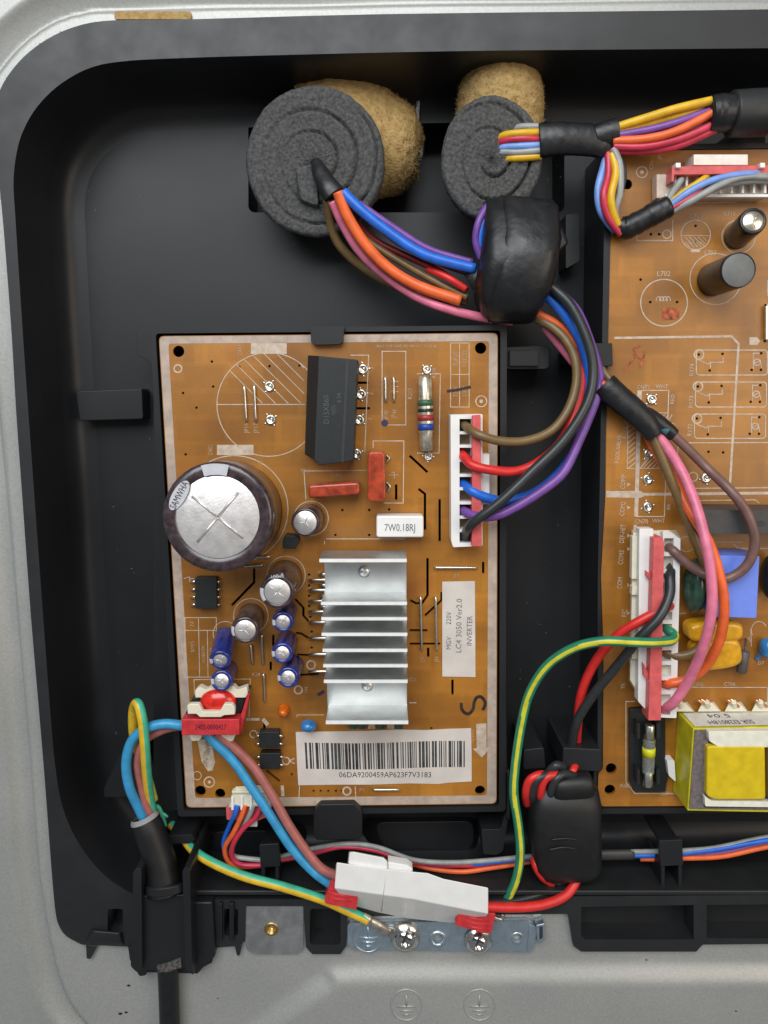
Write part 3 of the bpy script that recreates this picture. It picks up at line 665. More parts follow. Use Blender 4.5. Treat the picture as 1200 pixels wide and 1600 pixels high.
m_ = MB(); m_.tube([(604, 754, 3), (609, 760, 3), (606, 768, 3)], 2); obj("capacitor_lead", m_, SILV, inv); m_ = MB(); m_.tube([(604, 712, 3), (608, 716, 3), (604, 722, 3)], 2); obj("capacitor_lead", m_, SILV, inv)
wb = roundbox(inv, "cement_resistor", [(588, 806), (662, 806), (662, 840), (588, 840)], 30, 2, WHITE, 3, 3, 4)
m_ = MB(); text(m_, "7W0.18RJ", 625, 825, 30.4, 12, 0, .72); obj("resistor_print", m_, INKG, wb)
# the big capacitor
bc = cap(inv, 362, 798, 340, 808, 108, 87, 65, SLV, mark=4, label="large capacitor with wide silver top and brown sleeve")
O = P(340, 808, 108)
m_ = MB()
a_ = [math.radians(v) for v in range(76, 107, 3)]
r1, r2 = U(340, 808, 108, 66.5), U(340, 808, 108, 84)
vs = []; fs = []
for t in a_: vs += [O+Vector((math.cos(t)*r1, math.sin(t)*r1, 1.0)), O+Vector((math.cos(t)*r2, math.sin(t)*r2, .6))]
for i in range(len(a_)-1): fs.append([2*i, 2*i+1, 2*i+3, 2*i+2])
m_.add(vs, fs, True); obj("sleeve_stripe", m_, SLW, bc)
m_ = MB(); el = []
for k in range(24):
    t = 2*math.pi*k/24; x, y = 26*math.cos(t), 11*math.sin(t); a = math.radians(60); el.append(P(280+x*math.cos(a)+y*math.sin(a), 774-x*math.sin(a)+y*math.cos(a), 109.0))
m_.add(el, [list(range(24))[::-1]]); obj("sleeve_badge", m_, SLW, bc)
m_ = MB(); text(m_, "SAMWHA", 280, 774, 109.4, 11, 61, .72); obj("badge_print", m_, INK, bc)
cap(inv, 486, 809, 477, 816, 46, 23, 18, SLV, mark=3, label="short capacitor with Y scored top")
c2 = cap(inv, 447, 899, 433, 925, 100, 27.5, 20.5, SLV, mark=4, stripe=(165, 215, 0)); m_ = MB(); text(m_, "100v8", 433, 901, 101, 7, 12, .9); obj("sleeve_print", m_, SLW, c2)
cap(inv, 392, 962, 383, 985, 72, 22, 16.5, SLV, mark=3, stripe=(160, 205, 0))
for b_, t_ in (((448, 952), (442, 972)), ((449, 1000), (441, 1021)), ((459, 1038), (450, 1059)), ((353, 992), (344, 1032)), ((356, 1046), (346, 1064))):
    cap(inv, b_[0], b_[1], t_[0], t_[1], 66, 17, 11.3, SLB, mark=3, stripe=(165, 200, 0))
roundbox(inv, "transistor", [(446, 836), (464, 838), (468, 846), (462, 858), (441, 857), (442, 842)], 24, 1, ICB, 1.5, 2, 3)
def ic(x0, y0, x1, y1, n, zt=18):
    k = roundbox(inv, "integrated_circuit", [(x0, y0), (x1, y0), (x1+.5, y1), (x0+.5, y1)], zt, 2, ICB, 1.6, 2, 1)
    st = (y1-y0)/n
    for j in range(n):
        for s_, x in ((-1, x0), (1, x1)):
            yy = y0+st*(j+.5); m = MB(); m.tube([(x, yy, 8), (x+s_*4, yy, 7.5), (x+s_*6.5, yy, 3), (x+s_*7, yy, -1)], 2.6, n=6, sub=3, flat=.5); obj("pin", m, SILV, k)
ic(305, 903, 338, 951, 4); ic(405, 1144, 436, 1169, 2); ic(406, 1177, 437, 1202, 2)
# heat sink on its driver chip
hs = MB(); hs.prism([(507, 880), (635, 880), (636, 1126), (512, 1126)][::-1], 46, 36)
hso = obj("heat_sink", hs, ALU, inv)
m_ = MB(); m_.prism([(511, 905), (625, 905), (625, 1060), (514, 1060)][::-1], 36, 4); obj("driver_chip", m_, ICB, inv, bevel=1.5)
for y, xl, xr, th in ((876, 499, 635.5, 4.5), (943, 501.5, 636, 4), (967, 502, 636, 4), (991.5, 502.5, 636.5, 4), (1016.5, 504, 636.5, 4), (1040.5, 505, 637, 4), (1065, 506, 637, 4), (1129, 509, 638, 4.5)):
    m_ = MB(); m_.prism([(xl, y-th/2), (xr, y-th/2), (xr, y+th/2), (xl, y+th/2)][::-1], 106, 45); fn = obj("fin", m_, mat("shaded_fin_side", (.50, .52, .51), .42, metal=.85, var=.08, vs_=160), hso)  # same aluminium, colour darkened to put shade into the fin sides
    m_ = MB(); m_.prism([(xl, y-th/2-.3), (xr, y-th/2-.3), (xr, y+th/2+.3), (xl, y+th/2+.3)][::-1], 108.5, 105.5); obj("fin_tip", m_, mat("lit_sawn_edge", (.90, .91, .90), .5, metal=.15, var=.04), fn)  # cut fin tops as a paler slab, light on them put into the colour
for x, y in ((569, 893), (574, 1071)):
    m_ = MB(); A = P(x, y, 46); m_.lathe(A, A+Vector((0, 0, 9)), [(0, 9), (2.5, 9), (4.5, 6.5), (5, .01)], n=20)
    m_.tube([(x-5, y, 50.5), (x+5, y, 50.5)], 1, sub=1, n=6); m_.tube([(x, y-5, 50.5), (x, y+5, 50.5)], 1, sub=1, n=6); obj("screw", m_, ALU, hso)
for y in (906, 922, 939, 955.5, 972, 997, 1022, 1049):
    m_ = MB(); m_.tube([(512, y, 14), (500, y, 13), (488, y, 10), (484, y, 5), (483, y, -1)], 2.6, n=6, sub=3); obj("chip_lead", m_, SILV, inv)
for y in (897, 914, 931, 948):
    m_ = MB(); m_.tube([(512, y, 14), (503, y, 13), (499, y, 5), (498, y, -1)], 2.4, n=6, sub=3); obj("chip_lead", m_, SILV, inv)
m_ = MB(); c = P(444, 1108, 1); m_.lathe(c, c+Vector((0, 0, 30)), [(0, 9), (3, 9.5), (4, 8), (14, 8), (19, 6), (21.5, 2.5), (22, .01)], n=20); obj("orange_led", m_, ORGR, inv)
m_ = MB(); m_.ball(P(482, 1134, 16), 13, 10, 13); obj("disc_capacitor", m_, BLUR, inv)
for x in (546, 560, 575, 590, 605, 618):
    m_ = MB(); m_.box(x, 1131, x+11, 1139, 4, .2); obj("chip_resistor", m_, SILKL if x % 2 else GRNR, inv)
# motor connector header on the right edge
hd = MB(); cells = [652, 676, 697, 719, 742.5, 763.5, 785.6, 808, 829, 850]
hd.plate(rpoly([(704, 648), (754, 647), (754, 853), (708, 855), (705, 845)][::-1], 2), [R_(718, a+2.5, 736.5, b-2) for a, b in zip(cells[:-1], cells[1:])], 34, 1, bottom=False)
ho = obj("header_socket", hd, WHITE, inv, bevel=.8)
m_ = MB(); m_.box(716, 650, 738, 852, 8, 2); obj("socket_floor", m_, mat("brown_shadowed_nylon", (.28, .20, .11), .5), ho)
m_ = MB(); m_.prism([(738, 649), (751, 648), (753, 854), (737, 854)][::-1], 44, 6); obj("red_retainer", m_, PINKR, ho, bevel=1.)
m_ = MB(); m_.box(754, 709, 765, 788, 28, 2); obj("locking_tab", m_, WHITE, ho, bevel=1.)
# four pin socket at the bottom edge
m_ = MB(); m_.loft([([(354, 1262), (422, 1259), (417, 1227), (366, 1230)], 1), ([(358, 1262), (420, 1259), (417, 1226), (368, 1229)], 26)]); fs_ = obj("signal_socket", m_, CREAM, inv, bevel=1.5)
m_ = MB(); m_.box(362, 1236, 419, 1240, 30, 20); obj("socket_step", m_, CREAM, fs_, bevel=1)
for k in range(5):
    m_ = MB(); m_.box(361+k*14.5, 1245, 365+k*14.5, 1266, 29, 8); obj("socket_rib", m_, WHITE, fs_, bevel=.8)

# ------------------------------------------------------------------ main board
mn = thing("circuit_board", 1080, 800, -6, "brown main board at the right edge with fuse, yellow transformer and blue relay", "circuit board")
MBO = [(958, 236), (1322, 232), (1322, 1258), (941, 1260), (934, 1252), (935, 1208), (942, 1202), (943, 1020), (939, 900), (946, 770), (950, 340)]
h2 = [circ(955, 1201, 8.5), circ(953, 1234, 8.5, 20, 8), circ(980, 288, 8)]
d2 = [(1001, 437), (1016, 472), (1058, 472), (1087, 353), (1087, 379), (1030, 366), (1017, 366), (1107, 706, 3.4), (1130, 707), (1196, 477), (1195, 533)]
for dx, dy in ((0, 0), (-1.5, 50), (-3, 100)):
    d2 += [(1092+dx, 554+dy), (1129+dx, 553+dy), (1109+dx, 579+dy), (1189.5+dx, 552+dy), (1174.5+dx, 578+dy), (1189+dx, 578+dy)]
m_ = MB(); m_.plate(rpoly(MBO[::-1], 4), h2+[circ(q[0], q[1], 2.4, 6) for q in d2], 0, -6); obj("board_base", m_, PCB, mn)
pr = []
L_([(961, 528), (1143, 525.5), (1154, 537), (1140, 766)], 3.6)
pr += [[(947, 767), (1000, 767), (1006, 770), (1006, 776), (1000, 778), (947, 777)]]; L_([(1006, 772.5), (1322, 769)], 4.4)
pr += [[(996, 610), (1003, 610), (997, 807), (991, 807)], [(990, 820), (995, 820), (992, 1000), (987, 1000)]]
L_([(1003, 610), (1045, 610), (1038, 807), (995, 807)], 1.6); L_([(981, 655), (980, 732), (1036, 732)], 1.4); L_([(1044, 645), (1020, 645)], 1.4)
for k in range(9):
    y = 668+k*8; L_([(981.5, y), (992.5, y-9)], 1.5)
for k in range(13):
    t = k*7-10
    a = (1001+max(0, t-0), 731) if t >= 0 else (1001, 731+t); L_([(max(1001, 1001+t), 731), (min(1037, 1001+t+30), 731-min(30, 1037-(1001+t)))], 1.4) if 1001+t < 1034 else None
for k in range(5): L_([(1018+k*6, 662), (1026+k*6, 648)], 1.4)
for dx, dy in ((0, 0), (-1.5, 50), (-3, 100)):
    L_(rrect(1088+dx, 547+dy, 1199+dx, 586+dy-(dy > 60), 5), 1.8, True); L_(circ(1092+dx, 554+dy, 7.3, 20), 2.2, True)
    L_([(1092+dx, 563+dy), (1102+dx, 567+dy), (1106+dx, 569+dy), (1110+dx, 566+dy), (1130+dx, 566+dy), (1130+dx, 559+dy)], 1.4); L_([(1110+dx, 566+dy), (1110+dx, 574+dy)], 1.4)
    L_([(1177+dx, 576+dy), (1177+dx, 552+dy), (1186+dx, 552+dy)], 1.4); L_(circ(1183+dx, 566+dy, 5, 14), 1.6, True); L_([(1179+dx, 568+dy), (1188+dx, 563+dy)], 1.3); L_([(1188+dx, 564+dy), (1190+dx, 574+dy)], 1.3)
L_([(1072, 692), (1322, 691)], 1.6); L_([(1085, 763), (1322, 761)], 1.6); L_([(1094, 783), (1094, 782), (1180, 781), (1186, 786)], 1.4); L_([(1060, 692), (1056, 740)], 1.4)
L_(circ(1037.5, 473, 36.5, 48), 1.8, True); L_(circ(1087, 367, 23, 36), 1.5, True); pr.append([(1079, 390), (1094, 390), (1094, 394), (1079, 394)])
for k in range(6): L_([(1070+k*7, 370), (min(1104, 1070+k*7+11), 370+min(11, 1104-(1070+k*7)))], 1.)
L_([(1065, 368), (1109, 368)], 1.)
for k in range(5): L_([(1070+k*6, 378), (1078+k*6, 386)], 1.)
coil = []
for k in range(4): coil += circ(1029+k*5, 470, 3.6, 8, 6.5, 180, 360)
L_(coil, 1.2)
L_(circ(1118, 436, 40, 40), 1.5, True); L_(circ(1154, 370, 26, 32), 1.5, True); L_(circ(1003, 269, 8.5, 20), 1.5, True); pr.append(circ(1003, 269, 3, 8)); L_([(995, 362), (995, 376), (1051, 376), (1051, 345)], 1.8); L_(circ(1042, 366, 6.5, 18), 1.8, True)
L_([(1022, 300), (1022, 314)], 1); L_([(1028, 318), (1150, 316)], 1.2); pr.append([(1171, 527), (1183, 527), (1188, 533), (1183, 539), (1171, 539)])
for y in (438, 450, 475, 500): L_([(1199, y), (1199, y+12)], 1.2)
L_([(978, 1096), (978, 1222), (992, 1240), (1055, 1240)], 1.4); L_([(978, 1096), (992, 1096)], 1.4); L_([(1071, 1074), (1199, 1074), (1199, 1100)], 1.3); L_(circ(1186, 985, 12, 20, 14, 150, 330), 1.3); L_([(1173, 983), (1174, 1010)], 1.3)
L_(circ(1083, 745, 7, 18), 1.8, True); L_(circ(1073, 850, 12, 20), 1.3, True); L_([(1146, 850), (1153, 857), (1200, 857)], 2); L_([(1103, 847), (1160, 847)], 1.2)
L_([(1052, 960), (1072, 958)], 1.2); L_([(1165, 1002), (1170, 996), (1172, 1002)], 1)
for y in (757, 793, 837, 858, 914, 958): pr.append([(980, y-3), (986, y), (980, y+3)])
m_ = MB(); m_.flat(pr, .4); obj("printed_outline", m_, SILK, mn)["kind"] = "stuff"
m_ = MB()
for s_, x, y, sz, ro, wx in (("COMP", 974, 753, 8, 87, .75), ("F-SOL-VALVE", 966, 702, 7, 87, .8), ("R-SOL-V", 977, 672, 7, 87, .8), ("COM2", 973, 795, 8, 87, .75), ("DEF-HET", 973, 834, 8, 87, .7), ("COM3", 971, 871, 8, 87, .75), ("COM", 969, 911, 8, 87, .75), ("F/C", 976, 958, 8, 87, .8), ("CN72", 1005, 605, 6, 0, 1), ("WHT", 1034, 604, 6, 0, 1), ("RED", 1051, 624, 6, 90, 1), ("BLU", 1051, 668, 6, 90, 1), ("BR", 1045, 792, 6, 90, 1),
                             ("CN70", 1002, 815, 7, 0, .9), ("WHT", 1029, 814, 7, 0, .9), ("L702", 1037, 428, 8, 0, 1), ("C715", 1087, 338, 7, 0, 1), ("RY74", 1081, 578, 7, 90, .9), ("RY73", 1080, 628, 7, 90, .9), ("RY72", 1078, 672, 7, 90, .9), ("L703", 1110, 395, 7, 0, 1), ("C710", 1140, 334, 6, 0, 1), ("JP", 1031, 246, 6, 90, 1), ("CN", 1018, 258, 6, 90, 1), ("C705", 1090, 1070, 6, 0, 1), ("C706", 1140, 1069, 6, 0, 1), ("FUSE 3.15A", 985, 1228, 6, 0, .8), ("250V", 1040, 1240, 6, 0, .9), ("TR", 974, 1072, 6, 87, 1), ("D7", 1189, 1036, 6, 0, 1), ("D2", 1178, 533, 7, 0, .8)):
    text(m_, s_, x, y, .6, sz, ro, wx)
obj("printed_text", m_, SILK, mn)["kind"] = "stuff"
m_ = MB(); m_.flat([(rpoly([(1036, 480), (1062, 481), (1061, 499), (1034, 500)], 3))]+stroke([(1000, 540), (990, 545), (994, 556), (976, 578)], 3)+stroke([(990, 553), (1004, 562), (1008, 550), (1000, 574)], 3.2), .7)
obj("marker_stroke", m_, REDI, mn)
for x, y in ((1018, 624), (1014, 709), (1012, 749), (1012, 792), (1103, 747)): eyelet(mn, x, y, 8)
cap(mn, 1151, 370, 1177, 345, 68, 21, 15.5, SLK, top=GOLDT, mark=3)
cap(mn, 1114, 437, 1154, 422, 86, 27.5, 26, SLK, top=mat("grey_disc", (.14, .145, .14), .5, var=.05), mark=0, label="tall black capacitor with matt grey top")
for k, (x, y) in enumerate(((1099, 436), (1106, 450), (1118, 452))): pass
# relay, blue relay, varistor, disc capacitors
rb = roundbox(mn, "black_relay", [(1100, 797), (1330, 799), (1330, 836), (1100, 834)], 66, 1, mat("relay_case", (.055, .052, .052), .5, var=.1, vs_=300, bump=.1), 3, 3, 2)
m_ = MB(); m_.flat([circ(1189, 818, 7, 12, 5)], 66.4); obj("case_hole", m_, INK, rb)
roundbox(mn, "blue_relay", [(1124, 868), (1187, 869), (1182, 966), (1118, 964)], 60, 1, BLUB, 2.5, 3, 2)
m_ = MB(); m_.ball(P(1086, 915, 24), 17, 44, 24, 24, 16); gv = obj("varistor", m_, GRNR, mn)
for (cx, cy, a, rx, ry) in ((1121, 989, 2, 43, 17), (1124, 1024, 8, 38, 24)):
    m_ = MB(); pl = []
    for k in range(28):
        t = 2*math.pi*k/28; ct, st = math.cos(t), math.sin(t); x = rx*abs(ct)**.6*(1 if ct > 0 else -1); y = ry*abs(st)**.6*(1 if st > 0 else -1); aa = math.radians(-a)
        pl.append((cx+x*math.cos(aa)-y*math.sin(aa), cy+x*math.sin(aa)+y*math.cos(aa)))
    m_.prism(pl[::-1], 44, 6); obj("disc_capacitor", m_, YELR, mn, bevel=8, seg=5)
m_ = MB(); A = P(1164, 1016, 16); B = P(1158, 1052, 16); L = (B-A).length; m_.lathe(A, B, [(0, .5), (1, 6), (2, 8), (L-2, 8), (L-1, 6), (L, .5)], n=18); m_.tube([(1166, 998, 2), (1165, 1010, 14), (1164, 1018, 16)], 1.8, n=6); obj("diode", m_, mat("grey_diode", (.09, .08, .075), .5), mn)
m_ = MB(); m_.ball(P(1197, 1012, 14), 10, 16, 14); m_.tube([(1192, 1018, 10), (1182, 1030, 3)], 3); obj("blue_capacitor", m_, BLUR, mn)
m_ = MB(); m_.ball(P(1205, 900, 20), 14, 36, 20); obj("black_capacitor", m_, SLK, mn)
m_ = MB(); m_.box(1197, 478, 1204, 530, 8, 1); obj("chip_jumper", m_, SILV, mn)
# transformer
tf = MB(); tf.prism([(1083, 1138), (1330, 1133), (1330, 1272), (1074, 1267)][::-1], 64, 1); tfo = obj("transformer", tf, YSID, mn, bevel=1.5)
m_ = MB(); m_.plate([(1086, 1141), (1330, 1137), (1330, 1268), (1077, 1264)], [[(1108, 1144), (1325, 1141), (1325, 1262), (1100, 1262)]], 66, 62); obj("core_face", m_, CORE, tfo)
m_ = MB(); m_.box(1100, 1141, 1325, 1264, 65, 62); obj("core_window", m_, INK, tfo)
m_ = MB(); m_.prism(rpoly([(1107, 1143), (1325, 1141), (1325, 1168), (1124, 1168), (1108, 1158)][::-1], 3), 75, 62); obj("bobbin_flange", m_, mat("ivory_nylon", (.80, .79, .66), .4), tfo, bevel=1.5); m_ = MB(); m_.prism(rpoly([(1101, 1244), (1112, 1252), (1325, 1254), (1325, 1263), (1102, 1260)][::-1], 2), 74, 62); obj("bobbin_flange", m_, mat("ivory_nylon", (.80, .79, .66), .4), tfo, bevel=1.5)
m_ = MB(); A = P(1115, 1205, 62)
prof = []
m_.prism(rpoly([(1105, 1166), (1196, 1166), (1197, 1250), (1116, 1250), (1104, 1244)][::-1], 6), 76, 60); obj("winding", m_, YTAP, tfo, bevel=9, seg=5)
m_ = MB(); m_.prism(rpoly([(1202, 1166), (1325, 1166), (1325, 1250), (1202, 1250)][::-1], 4), 80, 60); obj("winding", m_, mat("brown_tape", (.30, .18, .04), .4), tfo, bevel=5, seg=3)
# label lies on the upper side of the core: the side plane between top edge and base
t0, t1 = P(1088, 1138, 64), P(1330, 1133.2, 64)
ex = (t1-t0).normalized(); up = Vector((0, 0, -1)); nrm = ex.cross(up)
off = Vector((-ex.y, ex.x, 0))*1.2
m_ = MB(); m_.add([t0+off+up*4, t1+off+up*4, t1+off+up*56, t0+off+up*56], [[0, 1, 2, 3]]); lb = obj("side_label", m_, mat("side_label_paper", (.72, .72, .66), .5), tfo)
# writing on that side
def sidetext(mb, s, xpx, dz, size, wx):
    cu = bpy.data.curves.new("t", 'FONT'); cu.body = s; cu.align_x = 'CENTER'; cu.align_y = 'CENTER'; cu.resolution_u = 2
    o = bpy.data.objects.new("t", cu); C.objects.link(o); dg = bpy.context.evaluated_depsgraph_get(); me = bpy.data.meshes.new_from_object(o.evaluated_get(dg))
    f = (P(xpx, 1136, 64)-t0).dot(ex); c = t0+ex*f+off*1.3+up*dz
    mb.add([c+(-ex)*(v.co.x*size*wx)+up*(-v.co.y*size) for v in me.vertices], [list(p.vertices) for p in me.polygons])
    C.objects.unlink(o); bpy.data.objects.remove(o); bpy.data.curves.remove(cu); bpy.data.meshes.remove(me)
m_ = MB(); sidetext(m_, "5 04", 1141, 42, 19, 1.1); sidetext(m_, "SSR EI28018H", 1150, 18, 20, .62); obj("label_text", m_, INK, lb)
for k in range(4):
    x = 1062+k*42; m_ = MB()
    m_.loft([([(x-14, 1112), (x+24, 1112), (x+12, 1096), (x-8, 1096)], 2), ([(x-14, 1112), (x+22, 1112), (x+8, 1098), (x-6, 1098)], 14)]); m_.tube([(x+1, 1104, 12), (x, 1096, 20)], 4.5)
    obj("terminal_block", m_, CREAM, tfo, bevel=1)
for x in (1094, 1140, 1184):
    m_ = MB(); m_.tube([(x-4, 1092, 14), (x, 1096, 18), (x+8, 1100, 16), (x+14, 1104, 14)], 2.6); m_.tube([(x+2, 1093, 14), (x+8, 1097, 18)], 3.5)
    obj("solder_pin", m_, mat("copper_wire", (.75, .42, .25), .35, metal=.9), tfo)
m_ = MB(); m_.prism(rpoly([(1042, 1188), (1054, 1188), (1056, 1222), (1045, 1212)][::-1], 2), 20, 1); obj("bobbin_foot", m_, WHITE, tfo, bevel=1)
# fuse in its holder
m_ = MB(); m_.prism([(984, 1108), (1040, 1104), (1040, 1190), (1046, 1202), (1040, 1238), (992, 1238), (984, 1222)][::-1], 10, 1)
fh = obj("fuse_holder", m_, ICB, mn, bevel=1.5)
for y in (1142, 1214):
    m_ = MB(); m_.prism([(996, y-12), (1000, y-12), (1000, y+12), (996, y+12)][::-1], 30, 8); m_.prism([(1026, y-12), (1032, y-12), (1032, y+12), (1026, y+12)][::-1], 30, 8); obj("fuse_clip", m_, ICB, fh)
fu = thing("glass_fuse", 1013, 1180, 10, "small glass tube fuse with metal ends and a yellow band, in its black holder", "fuse")
A = P(1015, 1132, 26); B = P(1012, 1228, 26); L = (B-A).length
m_ = MB(); m_.lathe(A, B, [(24, 9.6), (L-24, 9.6)], n=24); m_.lathe(A, B, [(L-24, 8.6), (24, 8.6)], n=24); obj("glass_tube", m_, GLASS, fu)
for a, b in ((0, 27), (L-27, L)):
    m_ = MB(); m_.lathe(A, B, [(a, .1), (a, 7.2), (a+1, 8), (b-1, 8), (b, 7.2), (b, .1)], n=24); obj("end_cap", m_, SILV, fu)
m_ = MB(); m_.lathe(A, B, [(38, 9.7), (38, 10.2), (53, 10.2), (53, 9.7)], n=24); obj("yellow_band", m_, mat("yellow_band", (.62, .60, .01), .4), fu)
m_ = MB(); m_.tube([(1014, 1150, 26), (1013, 1210, 26)], .7, n=5); obj("fuse_wire", m_, SILV, fu)
# power socket, long
ps = MB(); ps.loft([([(986, 828), (1058, 828), (1064, 841), (1056, 1122), (1020, 1122), (982, 1064)], 1), ([(989, 832), (1044, 828), (1064, 842), (1057, 1122), (1018, 1118), (984, 1062)], 30)])
pso = obj("power_socket", ps, CREAM, mn, bevel=1.5)
m_ = MB(); m_.prism(rpoly([(999, 826), (1021, 826), (1018, 1116), (1012, 1112), (997, 1096)][::-1], 2), 46, 28); obj("socket_wall", m_, WHITE, pso, bevel=1.5)
for y0, y1 in ((838, 905), (916, 930), (1010, 1030)):
    m_ = MB(); m_.prism([(988, y0), (996, y0), (995, y1), (987, y1)][::-1], 38, 26); obj("socket_ridge", m_, CREAM, pso, bevel=1)
pc = [838, 866, 893, 908, 930, 953, 972, 990, 1013, 1036, 1060, 1082, 1100, 1120]
m_ = MB(); m_.plate(rpoly([(1036, 830), (1063, 842), (1057, 1122), (1030, 1121)][::-1], 2), [[(1038-(a-830)*.02, a+3), (1038-(b-830)*.02, b-3), (1053-(b-830)*.02, b-3), (1053-(a-830)*.02, a+3)] for a, b in zip(pc[:-1], pc[1:])], 44, 28, bottom=False); obj("plug_body", m_, WHITE, pso, bevel=.6)
m_ = MB(); m_.prism([(1021, 841), (1036, 840), (1038, 848), (1033, 1126), (1013, 1126)][::-1], 62, 30); obj("red_retainer", m_, PINKR, pso, bevel=1)
m_ = MB(); m_.prism([(1010, 892), (1021, 900), (1021, 912), (1010, 900)][::-1], 54, 30); m_.prism([(1005, 1036), (1014, 1052), (1014, 1066), (1006, 1056)][::-1], 54, 30); obj("retainer_hook", m_, PINKR, pso, bevel=.8)
# sensor socket at the top
ss = MB(); ss.box(1026, 272, 1196, 310, 22, 1); sso = obj("sensor_socket", ss, mat("clear_nylon", (.62, .50, .40), .4, var=.08), mn, bevel=1.5)
m_ = MB(); m_.box(1084, 241, 1169, 258, 36, 1); obj("locking_tab", m_, mat("ivory_tab", (.80, .74, .66), .4), sso, bevel=1)
m_ = MB(); m_.prism([(1050, 260), (1330, 256), (1330, 270), (1054, 273), (1053, 284), (1049, 284)][::-1], 44, 20); obj("red_retainer", m_, PINKR, sso, bevel=1)
for k in range(9):
    m_ = MB(); m_.box(1054+k*17.5, 274, 1058+k*17.5, 302, 32, 12); obj("socket_rib", m_, WHITE, sso, bevel=.8)
m_ = MB(); m_.box(1040, 303, 1330, 308, 30, 20); obj("socket_rail", m_, WHITE, sso, bevel=.8)
for x in (1060, 1192):
    m_ = MB(); m_.box(x-4, 254, x+4, 262, 50, 34); obj("retainer_peg", m_, WHITE, sso, bevel=1)

# ------------------------------------------------------------------ foam plugs
def foam(name, cx, cy, h, rx, ry, thick, tilt, label, och, spiral, back):
    root = thing(name, cx, cy, h-thick, label, "foam plug", "rolled foam plugs in the cable opening")
    u = U(cx, cy, h, 1); O = P(cx, cy, h); N = Vector(tilt).normalized()
    e1 = Vector((1, 0, 0)); e1 = (e1-N*e1.dot(N)).normalized(); e2 = N.cross(e1)
    na, nr = 140, 46; vs = []; fs = []
    rnd = random.Random(len(name)+int(cx)); ph = [rnd.uniform(0, 6.28) for _ in range(6)]
    pitch, g0 = spiral
    for j in range(nr+1):
        q = j/nr
        for i in range(na):
            a = 2*math.pi*i/na
            er = 1+.006*math.sin(3*a+ph[0])+.004*math.sin(7*a+ph[1])+.003*math.sin(29*a+ph[2])
            rr = q*er
            R = q*rx
            s_ = ((R-g0)/pitch-a/(2*math.pi)) % 1.; dg = min(s_, 1-s_)*pitch
            z = -13*math.exp(-(dg/1.6)**2)*(.6+.4*math.sin(a+ph[4])) if (R > g0*.6 and q < .93) else 0
            z += rnd.uniform(-1.3, 1.3)+1.2*math.sin(3*a+ph[3])*q
            if q > .93: z -= 7*((q-.93)/.07)**2
            vs.append(O+e1*(rr*rx*u*math.cos(a))+e2*(rr*ry*u*math.sin(a))+N*z)
    for j in range(nr):
        for i in range(na):
            k = (i+1) % na; fs.append([j*na+i, j*na+k, (j+1)*na+k, (j+1)*na+i])
    # side
    base = nr*na
    for t in range(1, 7):
        for i in range(na):
            v = vs[base+i]; f = t/6; vs.append(v-N*(thick*f)+(O-v)*(.02*f)+Vector((rnd.uniform(-.8, .8), rnd.uniform(-.8, .8), 0)))
    for t in range(6):
        b = base if t == 0 else (nr+t)*na
        b2 = (nr+1+t)*na
        for i in range(na):
            k = (i+1) % na; fs.append([b+i, b+k, b2+k, b2+i])
    m = MB(); m.add(vs, fs, True); obj("foam_roll", m, FOAM, root)
    m = MB(); m.tube(och, 10, n=90, sub=14, jit=.004)
    from mathutils import noise as mn_
    m.v = [v+Vector((mn_.noise(v/9.), mn_.noise(v/9.+Vector((40, 0, 0))), mn_.noise(v/9.+Vector((0, 40, 0)))))*2.0+Vector((mn_.noise(v/2.6), mn_.noise(v/2.6+Vector((9, 0, 0))), 0))*1.6 for v in m.v]; r2 = obj("adhesive_roll", m, OCHR, root)
    fz = MB(); rz = random.Random(5); nq = len(m.v)
    for k in range(5200):
        f_ = m.f[rz.randrange(len(m.f)-2)]; p0, p1, p2 = m.v[f_[0]], m.v[f_[1]], m.v[f_[2]]
        nn = (p1-p0).cross(p2-p0)
        if nn.length < 1e-6: continue
        nn.normalize(); c_ = (p0+p1+p2)/3
        if nn.dot(c_-P(och[2][0], och[2][1], och[2][2])) < 0: nn = -nn
        c_ = c_+Vector((rz.uniform(-2, 2), rz.uniform(-2, 2), rz.uniform(-2, 2))); l_ = rz.uniform(1.2, 4.2); d_ = Vector((rz.uniform(-1, 1), rz.uniform(-1, 1), rz.uniform(-1, 1)))
        t_ = nn.cross(d_)*.55; fz.add([c_-t_-nn, c_+t_-nn, c_+nn*l_+d_*l_*.5], [[0, 1, 2]])
    oz = obj("foam_fibre", fz, OCHR, root); oz["kind"] = "stuff"
    return root
f1 = foam("foam_plug", 490, 253, 0, 110, 110, 30, (-.10, -.10, 1), "larger grey rolled foam plug with ochre back, round the blue and orange wires", [(490, 236, -120, 100), (530, 226, -116, 102), (575, 226, -112, 90), (605, 230, -110, 76), (630, 232, -110, 66), (645, 233, -110, 54), (653, 233, -110, 36), (658, 234, -110, 6)], (31, 36), None)
f2 = foam("foam_plug", 768, 247, 12, 79, 92, 26, (-.06, -.05, 1), "smaller grey rolled foam plug with ochre roll above it, beside the taped yellow wires", [(778, 235, -70, 66), (780, 190, -66, 66), (782, 150, -62, 65), (783, 124, -60, 58), (783, 106, -60, 46), (783, 96, -60, 30), (783, 90, -60, 4)], (30, 30), None)
f1_core = MB(); f1_core.loft([(rpoly([(460, 262), (494, 252), (500, 330), (466, 318)], 8), -10), (rpoly([(462, 264), (492, 256), (498, 322), (470, 312)], 8), 5)]); obj("foam_core", f1_core, FOAM, f1, bevel=3)

